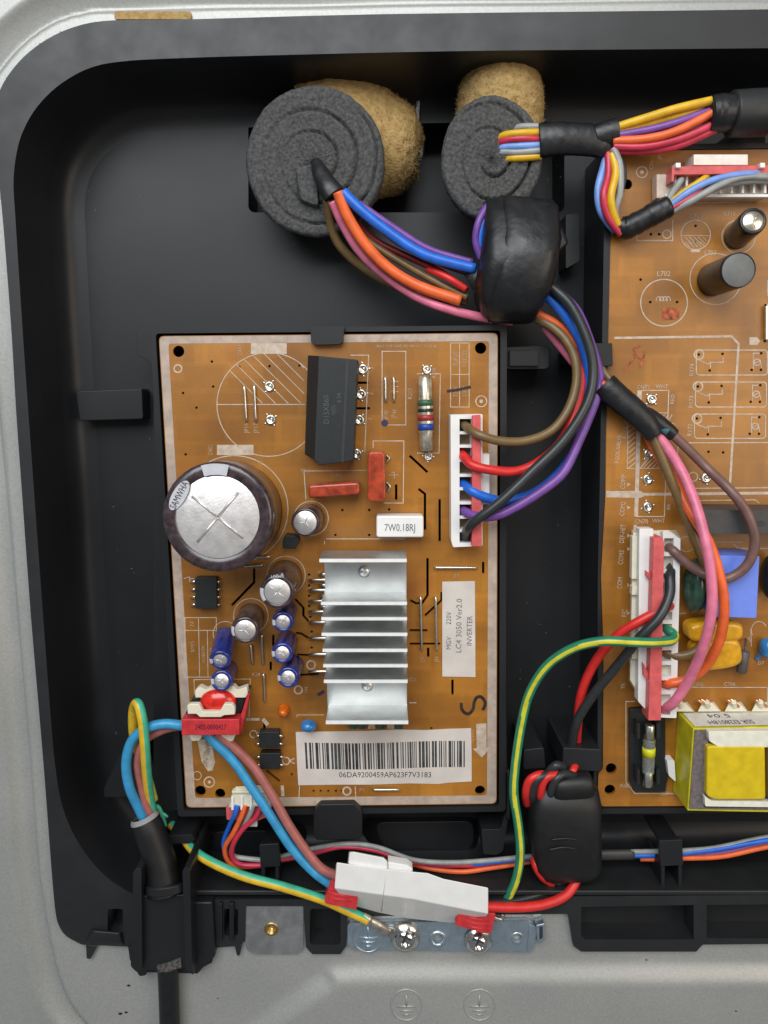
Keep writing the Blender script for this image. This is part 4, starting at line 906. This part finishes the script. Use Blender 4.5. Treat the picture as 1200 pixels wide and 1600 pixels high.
# ------------------------------------------------------------------ wiring: motor harness
mh = thing("wiring_harness", 808, 410, -60, "multicoloured motor wiring harness bound by a big black taped lump above the inverter board", "wiring harness")
def W(parent, pts, r, m, name="wire", **k):
    mb = MB(); mb.tube(pts, r, wob=1.1, **k); return obj(name, mb, m, parent)
W(mh, [(512, 312, 16), (516, 350, -8), (530, 382, -22), (556, 410, -30), (600, 440, -30), (660, 462, -10), (730, 470, 5)], 7, WBR)
W(mh, [(519, 314, 20), (535, 352, 8), (562, 392, 2), (600, 430, 0), (650, 463, 4), (705, 484, 12), (760, 496, 6), (800, 502, -10)], 6.6, WPK)
W(mh, [(528, 300, 30), (543, 340, 24), (572, 385, 20), (610, 420, 18), (655, 448, 18), (720, 470, 22)], 8.2, WO)
W(mh, [(540, 330, 5), (570, 372, 0), (620, 405, 4), (680, 440, 12), (730, 465, 18)], 5.2, WBR)
W(mh, [(548, 338, 0), (585, 375, -5), (640, 402, 2), (690, 425, 14), (730, 455, 18)], 5., WDR); W(mh, [(668, 420, 12), (700, 434, 26), (728, 452, 26)], 5., WR)
W(mh, [(538, 305, 16), (575, 338, 14), (625, 378, 14), (680, 408, 20), (742, 428, 24)], 6.2, WK)
W(mh, [(536, 300, 28), (565, 328, 30), (610, 366, 30), (665, 398, 32), (742, 420, 34)], 7.6, WB)
W(mh, [(560, 318, 12), (610, 352, 12), (670, 388, 14), (738, 410, 16)], 5.2, WP)
W(mh, [(762, 322, 28), (748, 345, 34), (743, 375, 30), (752, 405, 28)], 5.4, WP); W(mh, [(766, 330, 26), (754, 352, 30), (751, 385, 28), (762, 408, 22)], 5.4, WB)
m_ = MB(); m_.tube([(492, 250, 2, 6), (500, 268, 12, 12), (512, 290, 22, 15), (522, 304, 24, 17)], 10, flat=.6, n=14); obj("tape_wrap", m_, TAPE, mh)
def lump(rows, n=36, seed=3, amp=1.3):
    rnd = random.Random(seed); ph = [rnd.uniform(0, 6) for _ in range(8)]; rings = []
    for (xl, xr, y, zc, hh, sk) in rows:
        L0 = P(xl, y, zc); R0 = P(xr, y+sk, zc); c = (L0+R0)/2; hw = (R0-L0)/2; ring = []
        for i in range(n):
            t = 2*math.pi*i/n; ct, st = math.cos(t), math.sin(t); p = .5
            k = 1+.012*amp*math.sin(3*t+ph[0]+y*.05)+.010*amp*math.sin(7*t+ph[1]-y*.08)
            ring.append(c+hw*(abs(ct)**p*(1 if ct > 0 else -1))*k+Vector((0, 0, hh*abs(st)**p*(1 if st > 0 else -1)*k)))
        rings.append((ring, 0))
    m = MB(); m.loft(rings, smooth=True, world=True); return m
lm = lump([(764, 846, 311, 14, 14, 6), (757, 862, 316, 18, 24, 8), (756, 868, 340, 22, 34, 8), (753, 872, 370, 27, 44, 6), (748, 866, 405, 30, 52, 6), (742, 858, 440, 26, 50, 4), (744, 842, 470, 22, 44, 2), (752, 836, 492, 16, 36, 0), (770, 828, 505, 10, 16, 0)])
obj("ferrite_lump", lm, TAPE, mh)
lb2 = lump([(782, 862, 311, 16, 26, 8), (779, 869, 320, 20, 32, 8), (775, 872, 350, 26, 40, 8), (772, 871, 378, 30, 49, 8), (768, 866, 405, 32, 54, 6), (760, 856, 450, 28, 52, 4), (754, 842, 484, 22, 44, 2), (764, 832, 503, 14, 30, 0)], seed=5)
obj("tape_wrap", lb2, TAPE, mh)
m_ = MB(); m_.loft([([(866, 344), (880, 356), (889, 380), (870, 400), (868, 436), (850, 420)], 26), ([(864, 346), (878, 358), (887, 380), (868, 398), (864, 430), (850, 418)], 44)]); obj("tape_flap", m_, TAPE, mh, bevel=4, seg=3)
m_ = MB(); m_.tube([(830, 440, 20, 24), (842, 462, 20, 22), (850, 470, 20, 12)], 20, flat=.8, n=16); m_.tube([(770, 440, 20, 30), (745, 440, 18, 26), (735, 445, 16, 20)], 20, flat=.8, n=16); obj("tape_wrap", m_, TAPE, mh)
W(mh, [(838, 498, 10), (862, 510, 18), (884, 530, 26), (898, 562, 32), (900, 600, 38), (887, 640, 42), (862, 672, 46), (822, 690, 50), (780, 688, 54), (748, 678, 52), (730, 668, 36), (725, 663, 16)], 6.8, WBR)
W(mh, [(846, 496, 6), (874, 514, 8), (898, 545, 12), (907, 590, 20), (898, 640, 26), (880, 685, 34), (850, 717, 42), (810, 735, 48), (768, 735, 52), (738, 726, 50), (724, 714, 34), (721, 708, 16)], 7.2, WR)
W(mh, [(850, 458, 22), (884, 494, 26), (910, 540, 26), (920, 595, 22), (915, 650, 20), (900, 700, 20), (872, 742, 24), (832, 772, 30), (790, 783, 36), (755, 777, 42), (734, 766, 38), (723, 755, 16)], 7.4, WB)
W(mh, [(866, 452, 26), (900, 486, 32), (924, 545, 26), (936, 590, 20), (931, 627, 26), (905, 690, 36), (880, 737, 44), (848, 765, 48), (808, 791, 52), (773, 806, 52), (745, 808, 48), (728, 801, 34), (722, 796, 16)], 7.2, WP)
W(mh, [(860, 448, 34), (892, 476, 44), (918, 530, 52), (926, 580, 56), (916, 630, 60), (882, 687, 64), (832, 737, 68), (780, 784, 70), (742, 815, 62), (730, 832, 36), (727, 842, 12)], 7.4, WK)
m_ = MB(); m_.tube([(728, 842, 8), (728, 843, 18)], 8.5); obj("wire_seal", m_, WK, mh)
# branch to the main board
W(mh, [(838, 490, 12), (866, 505, 16), (892, 528, 14), (915, 566, 14), (935, 592, 20), (960, 616, 28)], 6.6, WO)
W(mh, [(850, 510, 0), (875, 540, 2), (900, 572, 6), (930, 604, 12), (958, 628, 20)], 6.4, WPK)
W(mh, [(905, 530, 0), (930, 566, 6), (950, 590, 20), (966, 608, 26)], 6.2, WBR)
m_ = MB(); m_.tube([(944, 600, 26, 19), (960, 616, 30, 19.5), (990, 642, 34, 19), (1012, 664, 36, 17), (1022, 682, 36, 13)], 18, flat=.7, n=18, jit=.015); tp_ = obj("tape_wrap", m_, TAPE, mh)
m_ = MB(); m_.tube([(990, 640, 28, 15), (1018, 654, 30, 13), (1040, 669, 30, 11.5), (1053, 680, 30, 10)], 14, flat=.8, n=16); obj("tape_wrap", m_, TAPE, mh)
m_ = MB(); m_.tube([(1034, 668, 35, 6), (1044, 674, 36, 6.5)], 6, flat=.6, n=12); obj("teal_mark", m_, mat("teal_plastic", (.03, .13, .17), .5), mh)
W(mh, [(1010, 668, 30), (1024, 694, 30), (1042, 734, 34), (1062, 785, 40), (1086, 840, 44), (1104, 892, 46), (1113, 940, 46), (1108, 985, 46), (1090, 1015, 46), (1062, 1026, 42), (1042, 1020, 34), (1036, 1016, 22)], 7.4, WBR)
W(mh, [(1008, 668, 22), (1022, 700, 20), (1050, 745, 26), (1078, 800, 50), (1106, 846, 78), (1124, 895, 92), (1131, 945, 92), (1124, 1000, 78), (1103, 1042, 60), (1075, 1062, 52), (1048, 1068, 44), (1036, 1066, 24)], 7.6, WO)
W(mh, [(1020, 672, 24), (1044, 700, 34), (1066, 738, 46), (1085, 785, 70), (1100, 840, 92), (1111, 900, 106), (1111, 960, 106), (1098, 1015, 94), (1078, 1060, 72), (1056, 1094, 60), (1042, 1106, 46), (1036, 1108, 24)], 7.7, WPK)
W(mh, [(1044, 672, 28), (1070, 697, 34), (1105, 730, 44), (1142, 768, 74), (1168, 804, 84), (1180, 845, 84), (1170, 880, 80), (1148, 900, 76), (1122, 905, 72), (1092, 893, 56), (1066, 874, 50), (1050, 860, 44), (1044, 855, 26)], 7.3, WM)

# ------------------------------------------------------------------ sensor harness
sh = thing("wiring_harness", 900, 225, -40, "yellow, red and light blue sensor wires wrapped in black tape, above the main board", "wiring harness")
for pts, m in ([[(772, 226, -8), (786, 213, 14), (812, 208, 26), (846, 207, 24)], WY], [[(772, 232, -8), (784, 222, 12), (812, 218, 24), (846, 218, 24)], WCR], [[(770, 240, -8), (784, 231, 10), (812, 228, 22), (846, 227, 24)], WLB], [[(770, 246, -8), (784, 239, 8), (812, 237, 20), (846, 235, 24)], WG], [[(772, 252, -10), (786, 248, 4), (812, 246, 18), (846, 244, 20)], WY], [[(800, 204, 4), (815, 199, 18), (846, 198, 24)], WG]):
    W(sh, pts, 5.2, m)
m_ = MB(); m_.tube([(842, 220, 22, 24), (870, 217, 24, 23), (910, 218, 24, 22), (940, 222, 22, 22), (956, 232, 18, 16)], 22, flat=.6, n=22, jit=.02); obj("tape_wrap", m_, TAPE, sh)
m_ = MB(); m_.tube([(930, 214, 26, 16), (950, 208, 28, 17), (964, 206, 28, 19)], 16, flat=.7, n=18); obj("tape_wrap", m_, TAPE, sh)
m_ = MB(); m_.prism(rpoly([(786, 252), (838, 246), (836, 262), (792, 268)][::-1], 2), 6, -2); obj("tape_end", m_, TAPE, sh, bevel=1)
for pts, m, r in ([[(960, 200, 30), (1010, 184, 40), (1060, 168, 48), (1113, 157, 50)], WY, 6], [[(960, 206, 28), (1015, 192, 34), (1062, 180, 40), (1100, 168, 42)], WY, 5], [[(962, 212, 30), (1020, 201, 38), (1060, 190, 42), (1110, 172, 44)], WP, 5.4],
                  [[(958, 220, 32), (1010, 216, 42), (1060, 204, 48), (1122, 172, 50)], WO, 5.8], [[(960, 226, 24), (1010, 224, 30), (1060, 214, 36), (1124, 182, 40)], WG, 4.6], [[(958, 229, 30), (1010, 229, 38), (1066, 216, 42), (1124, 190, 46)], WCR, 5.6], [[(960, 236, 24), (1015, 236, 32), (1060, 226, 36), (1126, 198, 42)], WCR, 5.6]):
    W(sh, pts, r, m)
m_ = MB(); m_.tube([(1108, 178, 44, 23), (1124, 177, 44, 25), (1150, 176, 44, 24), (1200, 175, 42, 24), (1330, 172, 40, 24)], 22, n=20, jit=.015); obj("tape_wrap", m_, TAPE, sh)
for pts, m, r in ([[(952, 232, 18), (943, 262, 22), (934, 298, 28), (938, 330, 26), (956, 356, 18), (972, 366, 16)], WLB, 5.4], [[(950, 238, 24), (950, 272, 30), (944, 306, 36), (950, 338, 32), (970, 366, 24)], WCR, 5.4], [[(956, 240, 28), (962, 268, 34), (956, 304, 40), (958, 330, 36), (966, 352, 28)], WY, 5.6], [[(958, 232, 30), (968, 260, 32), (968, 300, 34), (962, 328, 28), (966, 350, 18)], WG, 5.2], [[(962, 232, 20), (972, 262, 24), (974, 280, 24), (970, 300, 22)], WK, 4.6]):
    W(sh, pts, r, m)
m_ = MB(); m_.tube([(966, 352, 18, 14), (978, 356, 20, 16), (1000, 346, 24, 15.5), (1022, 334, 28, 16), (1046, 322, 30, 15)], 15, n=18, jit=.05, sub=6); obj("tape_wrap", m_, TAPE, sh)
for pts, m, r in ([[(1040, 318, 30), (1052, 300, 34), (1062, 283, 36), (1064, 278, 24)], WG, 4.8], [[(1044, 322, 32), (1066, 302, 40), (1088, 286, 42), (1103, 277, 38), (1106, 274, 24)], WY, 4.8], [[(1046, 322, 36), (1078, 300, 46), (1112, 282, 50), (1150, 273, 50), (1180, 272, 44), (1184, 272, 26)], WLB, 4.8],
                  [[(1046, 328, 34), (1068, 316, 42), (1092, 298, 42), (1110, 286, 30)], WCR, 4.8], [[(1046, 332, 32), (1080, 314, 46), (1118, 293, 50), (1155, 278, 50), (1195, 276, 44), (1240, 280, 30)], WG, 5.2], [[(1100, 300, 40), (1140, 288, 42), (1180, 282, 40), (1220, 284, 30)], WG, 4.4]):
    W(sh, pts, r, m)
cs = MB(); cs.tube([(1142, 178, 42, 30), (1170, 177, 42, 31), (1198, 176, 42, 31)], 30, n=28); cso = obj("cable_clip", cs, BLK2, tray)
clip("clip_foot", rpoly([(1140, 206), (1196, 204), (1196, 236), (1176, 246), (1142, 240)][::-1], 4), -4, -100, 3)

# ------------------------------------------------------------------ power cord
pcord = thing("power_cord", 255, 1400, 0, "thick black sheathed power cord entering from the bottom through a grip, with bare coloured wires", "power cord")
m_ = MB(); m_.tube([(226, 1280, 30, 22), (233, 1296, 32, 24.5), (245, 1330, 36, 25), (254, 1360, 40, 26), (258, 1392, 44, 30)], 26, n=28); obj("sheath", m_, RUB, pcord)
m_ = MB(); A = P(224, 1274, 30); B = P(233, 1296, 32); m_.lathe(A, B, [(0, 19), (3, 22), (7, 23.5)], n=28); obj("cut_end", m_, mat("grey_cut", (.28, .27, .27), .7), pcord)
m_ = MB(); m_.tube([(257, 1382, 62, 30), (258, 1394, 64, 30)], 30, n=28, flat=.5); obj("collar", m_, BLK, pcord)
m_ = MB(); m_.tube([(262, 1505, 46, 17), (264, 1560, 42, 16.5), (266, 1640, 40, 16.5), (268, 1760, 38, 16.5)], 17, n=24); obj("outer_cable", m_, RUB, pcord)
m_ = MB(); m_.prism(rpoly([(244, 1510), (262, 1506), (282, 1498), (284, 1512), (264, 1518), (246, 1520)][::-1], 3), 66, 40); obj("torn_lip", m_, mat("worn_rubber", (.09, .085, .08), .8, var=.4, vs_=900), pcord, bevel=1)
W(pcord, [(228, 1286, 34), (216, 1262, 40), (202, 1228, 48), (197, 1192, 54), (206, 1158, 58), (228, 1138, 60), (256, 1132, 60), (290, 1134, 54), (320, 1136, 40)], 7.8, WC)
W(pcord, [(238, 1280, 28), (228, 1254, 34), (219, 1222, 40), (216, 1190, 46), (224, 1160, 50), (246, 1143, 50), (270, 1136, 48), (300, 1134, 42)], 7.2, WRB)
m_ = MB(); m_.tube([(239, 1276, 22), (234, 1246, 32), (229, 1205, 56), (226, 1160, 72), (222, 1122, 74), (215, 1099, 66), (209, 1108, 50), (208, 1135, 38), (212, 1160, 30), (226, 1200, 20), (240, 1250, 12)], 7.6, stripe=.55, phase=.49, n=24); obj("earth_wire", m_, [WGR2, WYY], pcord)
m_ = MB(); m_.tube([(238, 1262, 4), (246, 1260, 8), (253, 1272, 4), (258, 1290, -4)], 3.4, stripe=.4, n=12); m_.tube([(253, 1270, 4, 2.6), (260, 1275, 3, 2.6), (262, 1277, 2, 1)], 2); obj("wire_tail", m_, [WGR2, WYY], pcord)
W(pcord, [(318, 1140, 40), (336, 1160, 40), (366, 1190, 42), (396, 1232, 46), (424, 1278, 48), (456, 1326, 48), (490, 1362, 48), (526, 1388, 44)], 7.5, WC)
W(pcord, [(338, 1146, 34), (366, 1168, 36), (396, 1200, 38), (424, 1240, 42), (450, 1286, 46), (478, 1328, 50), (504, 1356, 52), (532, 1370, 50)], 7.6, WRB)
# ferrite core clamp round those wires
fc = thing("ferrite_core", 332, 1110, 1, "black ferrite block in cream clips with a red printed band, at the board's lower left", "ferrite core")
m_ = MB(); m_.prism([(301, 1090), (385, 1086), (374, 1123), (287, 1121)][::-1], 50, 4); obj("ferrite_block", m_, ICB, fc, bevel=2)
m_ = MB(); m_.prism([(283, 1124), (374, 1124), (374, 1149), (283.5, 1149)][::-1], 72, 30); bd = obj("red_band", m_, RED, fc, bevel=1.5)
m_ = MB(); m_.loft([([(375, 1124), (388, 1082), (393, 1082), (378, 1148)], 20), ([(374, 1124), (387, 1083), (391, 1083), (376, 1148)], 60)]); obj("red_band", m_, RED, fc, bevel=1)
m_ = MB(); text(m_, "2402-0000427", 329, 1136.5, 72.5, 9, 0, .68); obj("band_print", m_, mat("band_ink", (.06, .01, .04), .5), bd)
for poly, zt, zb in (([(292, 1102), (297, 1100), (311, 1100), (317, 1112), (343, 1112), (350, 1100), (363, 1100), (367, 1106), (367, 1117), (350, 1118), (345, 1121), (312, 1121), (307, 1116), (293, 1116)], 76, 66), ([(305, 1078), (312, 1073), (322, 1078), (330, 1073), (365, 1072), (370, 1078), (386, 1073), (387, 1084), (384, 1090), (305, 1090)], 56, 42), ([(295, 1148), (317, 1148), (312, 1157), (300, 1158)], 40, 4), ([(345, 1148), (368, 1148), (364, 1158), (350, 1159)], 40, 4)):
    m_ = MB(); m_.prism(rpoly(poly[::-1], 2), zt, zb); obj("cream_clip", m_, CREAM, fc, bevel=1.5)
m_ = MB(); m_.ball(P(341, 1096, 56), 28, 20, 13, 28, 14); obj("red_disc", m_, REDR, fc)

# ------------------------------------------------------------------ inline connector
ic_ = thing("inline_connector", 645, 1390, 20, "white two part inline connector with red end locks, lying diagonally at the bottom centre", "connector")
top = [(526, 1347), (545, 1350), (607, 1358), (645, 1362), (668, 1364), (693, 1373), (763, 1387), (763, 1428), (700, 1416), (646, 1405), (580, 1396), (522, 1388)]
bot = [(524, 1350), (545, 1352), (607, 1360), (645, 1364), (668, 1368), (693, 1376), (762, 1392), (756, 1440), (700, 1442), (640, 1436), (590, 1426), (540, 1412)]
m_ = MB(); m_.loft([([(x, y) for x, y in bot][::-1], 30), (top[::-1], 78)]); obj("plug_shell", m_, WHITE, ic_, bevel=2, seg=3)
m_ = MB(); m_.loft([([(543, 1350), (545, 1330), (552, 1330), (600, 1339), (606, 1345), (607, 1362)][::-1], 50), ([(544, 1350), (546, 1332), (553, 1331), (599, 1340), (605, 1346), (606, 1362)][::-1], 72)]); obj("latch_lever", m_, WHITE, ic_, bevel=2)
m_ = MB(); m_.prism([(606, 1347), (636, 1352), (645, 1358), (645, 1368), (606, 1362)][::-1], 66, 46); obj("latch_lever", m_, WHITE, ic_, bevel=2)
m_ = MB(); m_.tube([(604, 1358, 77.5), (599, 1398, 78), (596, 1424, 36)], .45, n=5, sub=1); obj("joint_line", m_, mat("seam_grey", (.38, .38, .38), .6), ic_)
for poly in ([(518, 1376), (532, 1384), (560, 1392), (557, 1422), (508, 1412), (507, 1404)], [(718, 1424), (775, 1428), (768, 1458), (760, 1460), (711, 1446)]):
    m_ = MB(); m_.prism(rpoly(poly[::-1], 3), 62, 28); rl = obj("red_lock", m_, RED, ic_, bevel=2)
    cx = sum(a for a, b in poly)/len(poly); cy = sum(b for a, b in poly)/len(poly)
    for k in (-1, 0, 1): m_ = MB(); m_.tube([(cx-18, cy-3+k*7, 62), (cx+18, cy+3+k*7, 62)], 1.3, n=8, sub=1); obj("grip_line", m_, RED, rl)
m_ = MB(); m_.tube([(766, 1430, 40), (782, 1436, 36), (786, 1428, 34)], 4); obj("terminal_end", m_, SILV, ic_)

# ------------------------------------------------------------------ mains harness with ferrite
ma = thing("mains_harness", 878, 1290, -20, "red and black mains wires looped through a black sleeved ferrite between the boards", "wiring harness")
W(ma, [(1049, 884, 26), (1047, 900, 48), (1045, 930, 62), (1030, 965, 70), (1000, 998, 68), (965, 1038, 50), (925, 1086, 34), (902, 1130, 24), (893, 1175, 0), (890, 1215, -10)], 7.6, WK)
W(ma, [(1050, 944, 26), (1040, 950, 48), (1008, 966, 56), (965, 992, 46), (930, 1036, 30), (910, 1080, 20), (902, 1130, 6), (900, 1180, -20), (902, 1220, -20)], 7.4, WR)
m_ = MB()
fb = lump([(842, 910, 1212, 10, 14, 2), (834, 930, 1222, 10, 34, 2), (824, 936, 1248, 10, 44, 0), (824, 934, 1300, 8, 46, 0), (832, 936, 1345, 6, 42, 0), (838, 930, 1362, 4, 30, 0), (852, 912, 1372, 2, 12, 0)], seed=9)
obj("ferrite_sleeve", fb, RUB, ma)
fb = lump([(866, 922, 1212, 34, 10, -4), (862, 926, 1222, 34, 18, -4), (862, 926, 1240, 32, 20, -4), (866, 922, 1252, 28, 6, -4)], seed=4, amp=.5); obj("sleeve_end", fb, RUB, ma)
m_ = MB(); m_.tube([(862, 1312, 55), (885, 1310, 55.5), (900, 1312, 54)], 1.6); m_.tube([(858, 1328, 54), (880, 1324, 55), (898, 1326, 53)], 1.8); m_.tube([(866, 1366, 26), (890, 1368, 28), (916, 1362, 26), (931, 1345, 22)], 5); obj("sleeve_crease", m_, RUB, ma)
for k, (m, x) in enumerate(((WR, 822), (WK, 832), (WR, 845), (WK, 860))):
    W(ma, [(x+2, 1256, 20), (x, 1240, 40), (x+6, 1220, 50), (x+22, 1210, 46), (x+40, 1214, 30), (x+46, 1222, 10)], 6.6, m)
W(ma, [(858, 1206, 40), (868, 1196, 44), (880, 1198, 36)], 7, WK); W(ma, [(890, 1212, 20), (896, 1204, 24), (900, 1194, 10)], 6, WR)
W(ma, [(836, 1340, 20), (838, 1354, 30), (848, 1370, 26), (862, 1380, 14)], 7.4, WR); W(ma, [(850, 1345, 20), (854, 1362, 30), (866, 1374, 24), (884, 1374, 14)], 7.4, WK)
W(ma, [(906, 1352, 10), (900, 1376, 20), (884, 1400, 34), (850, 1414, 44), (806, 1418, 52), (756, 1416, 56)], 7.8, WR)
W(ma, [(884, 1370, 8), (866, 1388, 16), (838, 1400, 26), (800, 1408, 34), (756, 1410, 40)], 5.6, WK)
# earth wires
ew = thing("earth_wire", 805, 1250, 0, "green and yellow earth wire arching from the main board socket down to the white connector", "wire")
m_ = MB(); m_.tube([(1038, 976, 22), (1044, 984, 46), (1053, 992, 56), (1048, 1001, 66), (1020, 1004, 84), (985, 1003, 90), (940, 1002, 86), (895, 1013, 72), (855, 1040, 56), (828, 1082, 44), (815, 1130, 40), (806, 1190, 40), (803, 1240, 40), (810, 1290, 40), (813, 1335, 38), (806, 1375, 34), (790, 1408, 26), (775, 1425, 10)], 7.4, stripe=.13, phase=-.05, n=32, twist=.02); obj("wire", m_, [WGR, WYG], ew)
ew2 = thing("earth_wire", 440, 1380, 10, "green and yellow earth wire at lower left, crimped to the ground screw", "wire")
m_ = MB(); m_.tube([(268, 1288, -40), (284, 1306, -18), (304, 1330, 12), (336, 1350, 36), (384, 1370, 44), (440, 1385, 48), (500, 1404, 46), (545, 1424, 40), (575, 1438, 38)], 7.6, stripe=.5, phase=.07, n=24); obj("wire", m_, [WGR2, WYY], ew2)
m_ = MB(); m_.tube([(566, 1433, 38, 8.5), (576, 1438, 38, 9), (580, 1440, 38, 6.5), (590, 1446, 38, 9), (600, 1452, 36, 8.5), (608, 1456, 34, 6)], 8, flat=.75, sub=5); m_.plate(circ(633, 1465, 23, 28), [circ(633, 1465, 12, 20)], 33, 30)
m_.prism([(604, 1450), (618, 1452), (616, 1466), (602, 1462)][::-1], 34, 30); obj("ring_terminal", m_, mat("terminal_metal", (.62, .56, .46), .35, metal=.9, var=.15), ew2)

# ------------------------------------------------------------------ signal harness along the bottom
sg_ = thing("signal_harness", 700, 1345, -20, "thin grey, blue, orange and red signal wires along the bottom of the tray", "wiring harness")
m_ = MB(); m_.prism(rpoly([(353, 1262), (420, 1260), (419, 1276), (404, 1282), (354, 1281)][::-1], 2), 18, 4); pl = obj("plug", m_, PINKR, sg_, bevel=1)
m_ = MB(); m_.box(388, 1278, 402, 1292, 10, 2); obj("plug_tab", m_, WHITE, pl, bevel=1)
for pts, m in ([[(371, 1258, 26), (368, 1272, 24), (358, 1290, 10), (350, 1316, -4), (354, 1338, -6)], WB], [[(383, 1258, 26), (378, 1276, 26), (364, 1300, 20), (351, 1324, 10), (356, 1345, 4), (376, 1354, 2), (410, 1352, 0)], WO], [[(396, 1258, 26), (390, 1276, 22), (374, 1298, 10), (362, 1324, 2), (366, 1338, 0), (410, 1344, 2)], WG], [[(408, 1260, 26), (398, 1278, 26), (378, 1298, 22), (364, 1322, 16), (364, 1342, 10), (378, 1352, 8), (412, 1352, 6)], WCR],
               [[(425, 1346, -2), (480, 1336, -16), (532, 1324, -8), (585, 1328, -6), (632, 1344, -4), (690, 1352, -6), (750, 1350, -12), (820, 1340, -24)], WCR], [[(425, 1342, -2), (490, 1326, -16), (545, 1318, -6), (590, 1325, -4), (645, 1342, -2), (700, 1348, -4), (760, 1344, -6), (840, 1336, -12), (900, 1334, -14)], WG],
               [[(600, 1334, -16), (660, 1350, -14), (720, 1352, -12), (770, 1346, -8), (840, 1340, -14)], WB], [[(620, 1342, -18), (670, 1356, -12), (720, 1361, -10), (770, 1356, -12), (830, 1346, -20)], WO],
               [[(985, 1331, -14), (1032, 1330, -12), (1070, 1329, -8), (1120, 1324, -6), (1200, 1308, -4), (1330, 1288, -4)], WG], [[(985, 1337, -14), (1032, 1336, -12), (1070, 1334, -6), (1130, 1326, -4), (1200, 1312, -2), (1330, 1294, -2)], WB], [[(1000, 1342, -20), (1032, 1342, -14), (1070, 1341, -6), (1130, 1338, -4), (1200, 1323, -2), (1330, 1300, -2)], WO], [[(1060, 1338, -12), (1130, 1332, -10), (1200, 1317, -8), (1330, 1297, -8)], WP]):
    W(sg_, pts, 4.2, m)
m_ = MB(); m_.tube([(880, 1336, -14, 9), (930, 1336, -14, 9.5), (990, 1335, -14, 9)], 9, n=14, flat=.7); obj("grey_sleeve", m_, mat("grey_sleeve", (.045, .042, .04), .5), sg_)
# ------------------------------------------------------------------ ground bar and tab
gb = thing("ground_bar", 690, 1465, 20, "zinc plated ground bar with two cross head screws under the white connector", "bracket")
m_ = MB(); m_.plate(rpoly([(543, 1442), (826, 1439), (838, 1446), (832, 1488), (548, 1484), (543, 1476)], 6), [circ(808, 1466, 8), circ(684, 1467, 9)], 29, 22); obj("bar", m_, ZINC, gb, bevel=1.5)
m_ = MB(); m_.loft([([(826, 1444), (842, 1452), (836, 1476), (824, 1486)], 26), ([(827, 1444), (841, 1450), (835, 1474), (824, 1486)], 32)]); m_.prism([(838, 1446), (851, 1443), (851, 1470), (840, 1476)][::-1], 38, 22); obj("bent_hook", m_, ZINC, gb, bevel=1)
m_ = MB(); m_.prism([(843, 1448), (848, 1448), (848, 1466), (843, 1468)][::-1], 38.6, 30); obj("hook_slot", m_, INK, gb)
m_ = MB(); earth(m_, 575, 1463, 24, 29.2, 1.3); obj("earth_symbol", m_, ZINC, gb)
def screw(x, y, r, name="screw"):
    m = MB(); A = P(x, y, 32); u = U(x, y, 40, r)
    m.lathe(A, A+Vector((0, 0, 20)), [(0, u*1.02), (1.5, u*1.05), (3, u*1.0), (4, u*.86), (9, u*.78), (14, u*.55), (16, u*.30)], n=32)
    # cross recess
    m.lathe(A, A+Vector((0, 0, 20)), [(16, u*.30), (10, u*.12), (9.5, .01)], n=12)
    o = obj(name, m, CHRM, gb)
    k = MB(); 
    for a in (20, 110):
        dx, dy = math.cos(math.radians(a))*r*.42, math.sin(math.radians(a))*r*.42
        k.tube([(x-dx, y-dy, 46.2), (x, y, 47.4), (x+dx, y+dy, 46.2)], 1.9, n=6, sub=2)
    obj("cross_recess", k, INK, o)
screw(633, 1465, 22); screw(747, 1470, 21)
m_ = MB(); A = P(684, 1467, 29); m_.lathe(A, A+Vector((0, 0, 5)), [(0, 15), (2, 14), (2.5, 11), (1, 9), (-3, 8)], n=24); obj("threaded_hole", m_, ZINC, gb)
m_ = MB(); A = P(808, 1466, 29); m_.lathe(A, A+Vector((0, 0, 5)), [(0, 11), (1.4, 10), (.5, 8)], n=24); obj("threaded_hole", m_, ZINC, gb)
st = thing("steel_tab", 427, 1452, 20, "small square galvanised steel tab with a brass coloured screw hole", "bracket")
m_ = MB(); m_.plate(rpoly([(382, 1412), (474, 1412), (474, 1484), (464, 1491), (394, 1491), (384, 1482)], 6), [circ(424, 1452, 7, 16)], 27, 20); obj("plate", m_, GALV, st, bevel=3, seg=4)
m_ = MB(); A = P(424, 1452, 27); m_.lathe(A, A+Vector((0, 0, 5)), [(0, 12), (1.8, 10), (1, 7.5), (-6, 6), (-8, .01)], n=20); obj("screw_hole", m_, mat("brass_thread", (.45, .30, .10), .35, metal=.9), st)

# ------------------------------------------------------------------ dust on the tray
rd = random.Random(21); m_ = MB()
for k in range(170):
    x = rd.choice([rd.uniform(95, 232), rd.uniform(800, 930), rd.uniform(100, 930)]); y = rd.uniform(120, 1250) if x < 240 or 800 < x < 930 else rd.choice([rd.uniform(345, 505), rd.uniform(1290, 1395)])
    r_ = rd.choice([.5, .6, .8, 1.2]); a = rd.uniform(0, 6.28); l_ = r_*rd.uniform(1, 3)
    c = P(x, y, -109.3); d_ = Vector((math.cos(a), math.sin(a), 0)); n_ = Vector((-d_.y, d_.x, 0))
    m_.add([c-d_*l_, c+n_*r_*.5, c+d_*l_, c-n_*r_*.5, c+Vector((0, 0, .5))], [[0, 1, 4], [1, 2, 4], [2, 3, 4], [3, 0, 4]][::-1])
o = obj("dust", m_, mat("dust_fleck", (.22, .21, .20), .9), tray); o["kind"] = "stuff"
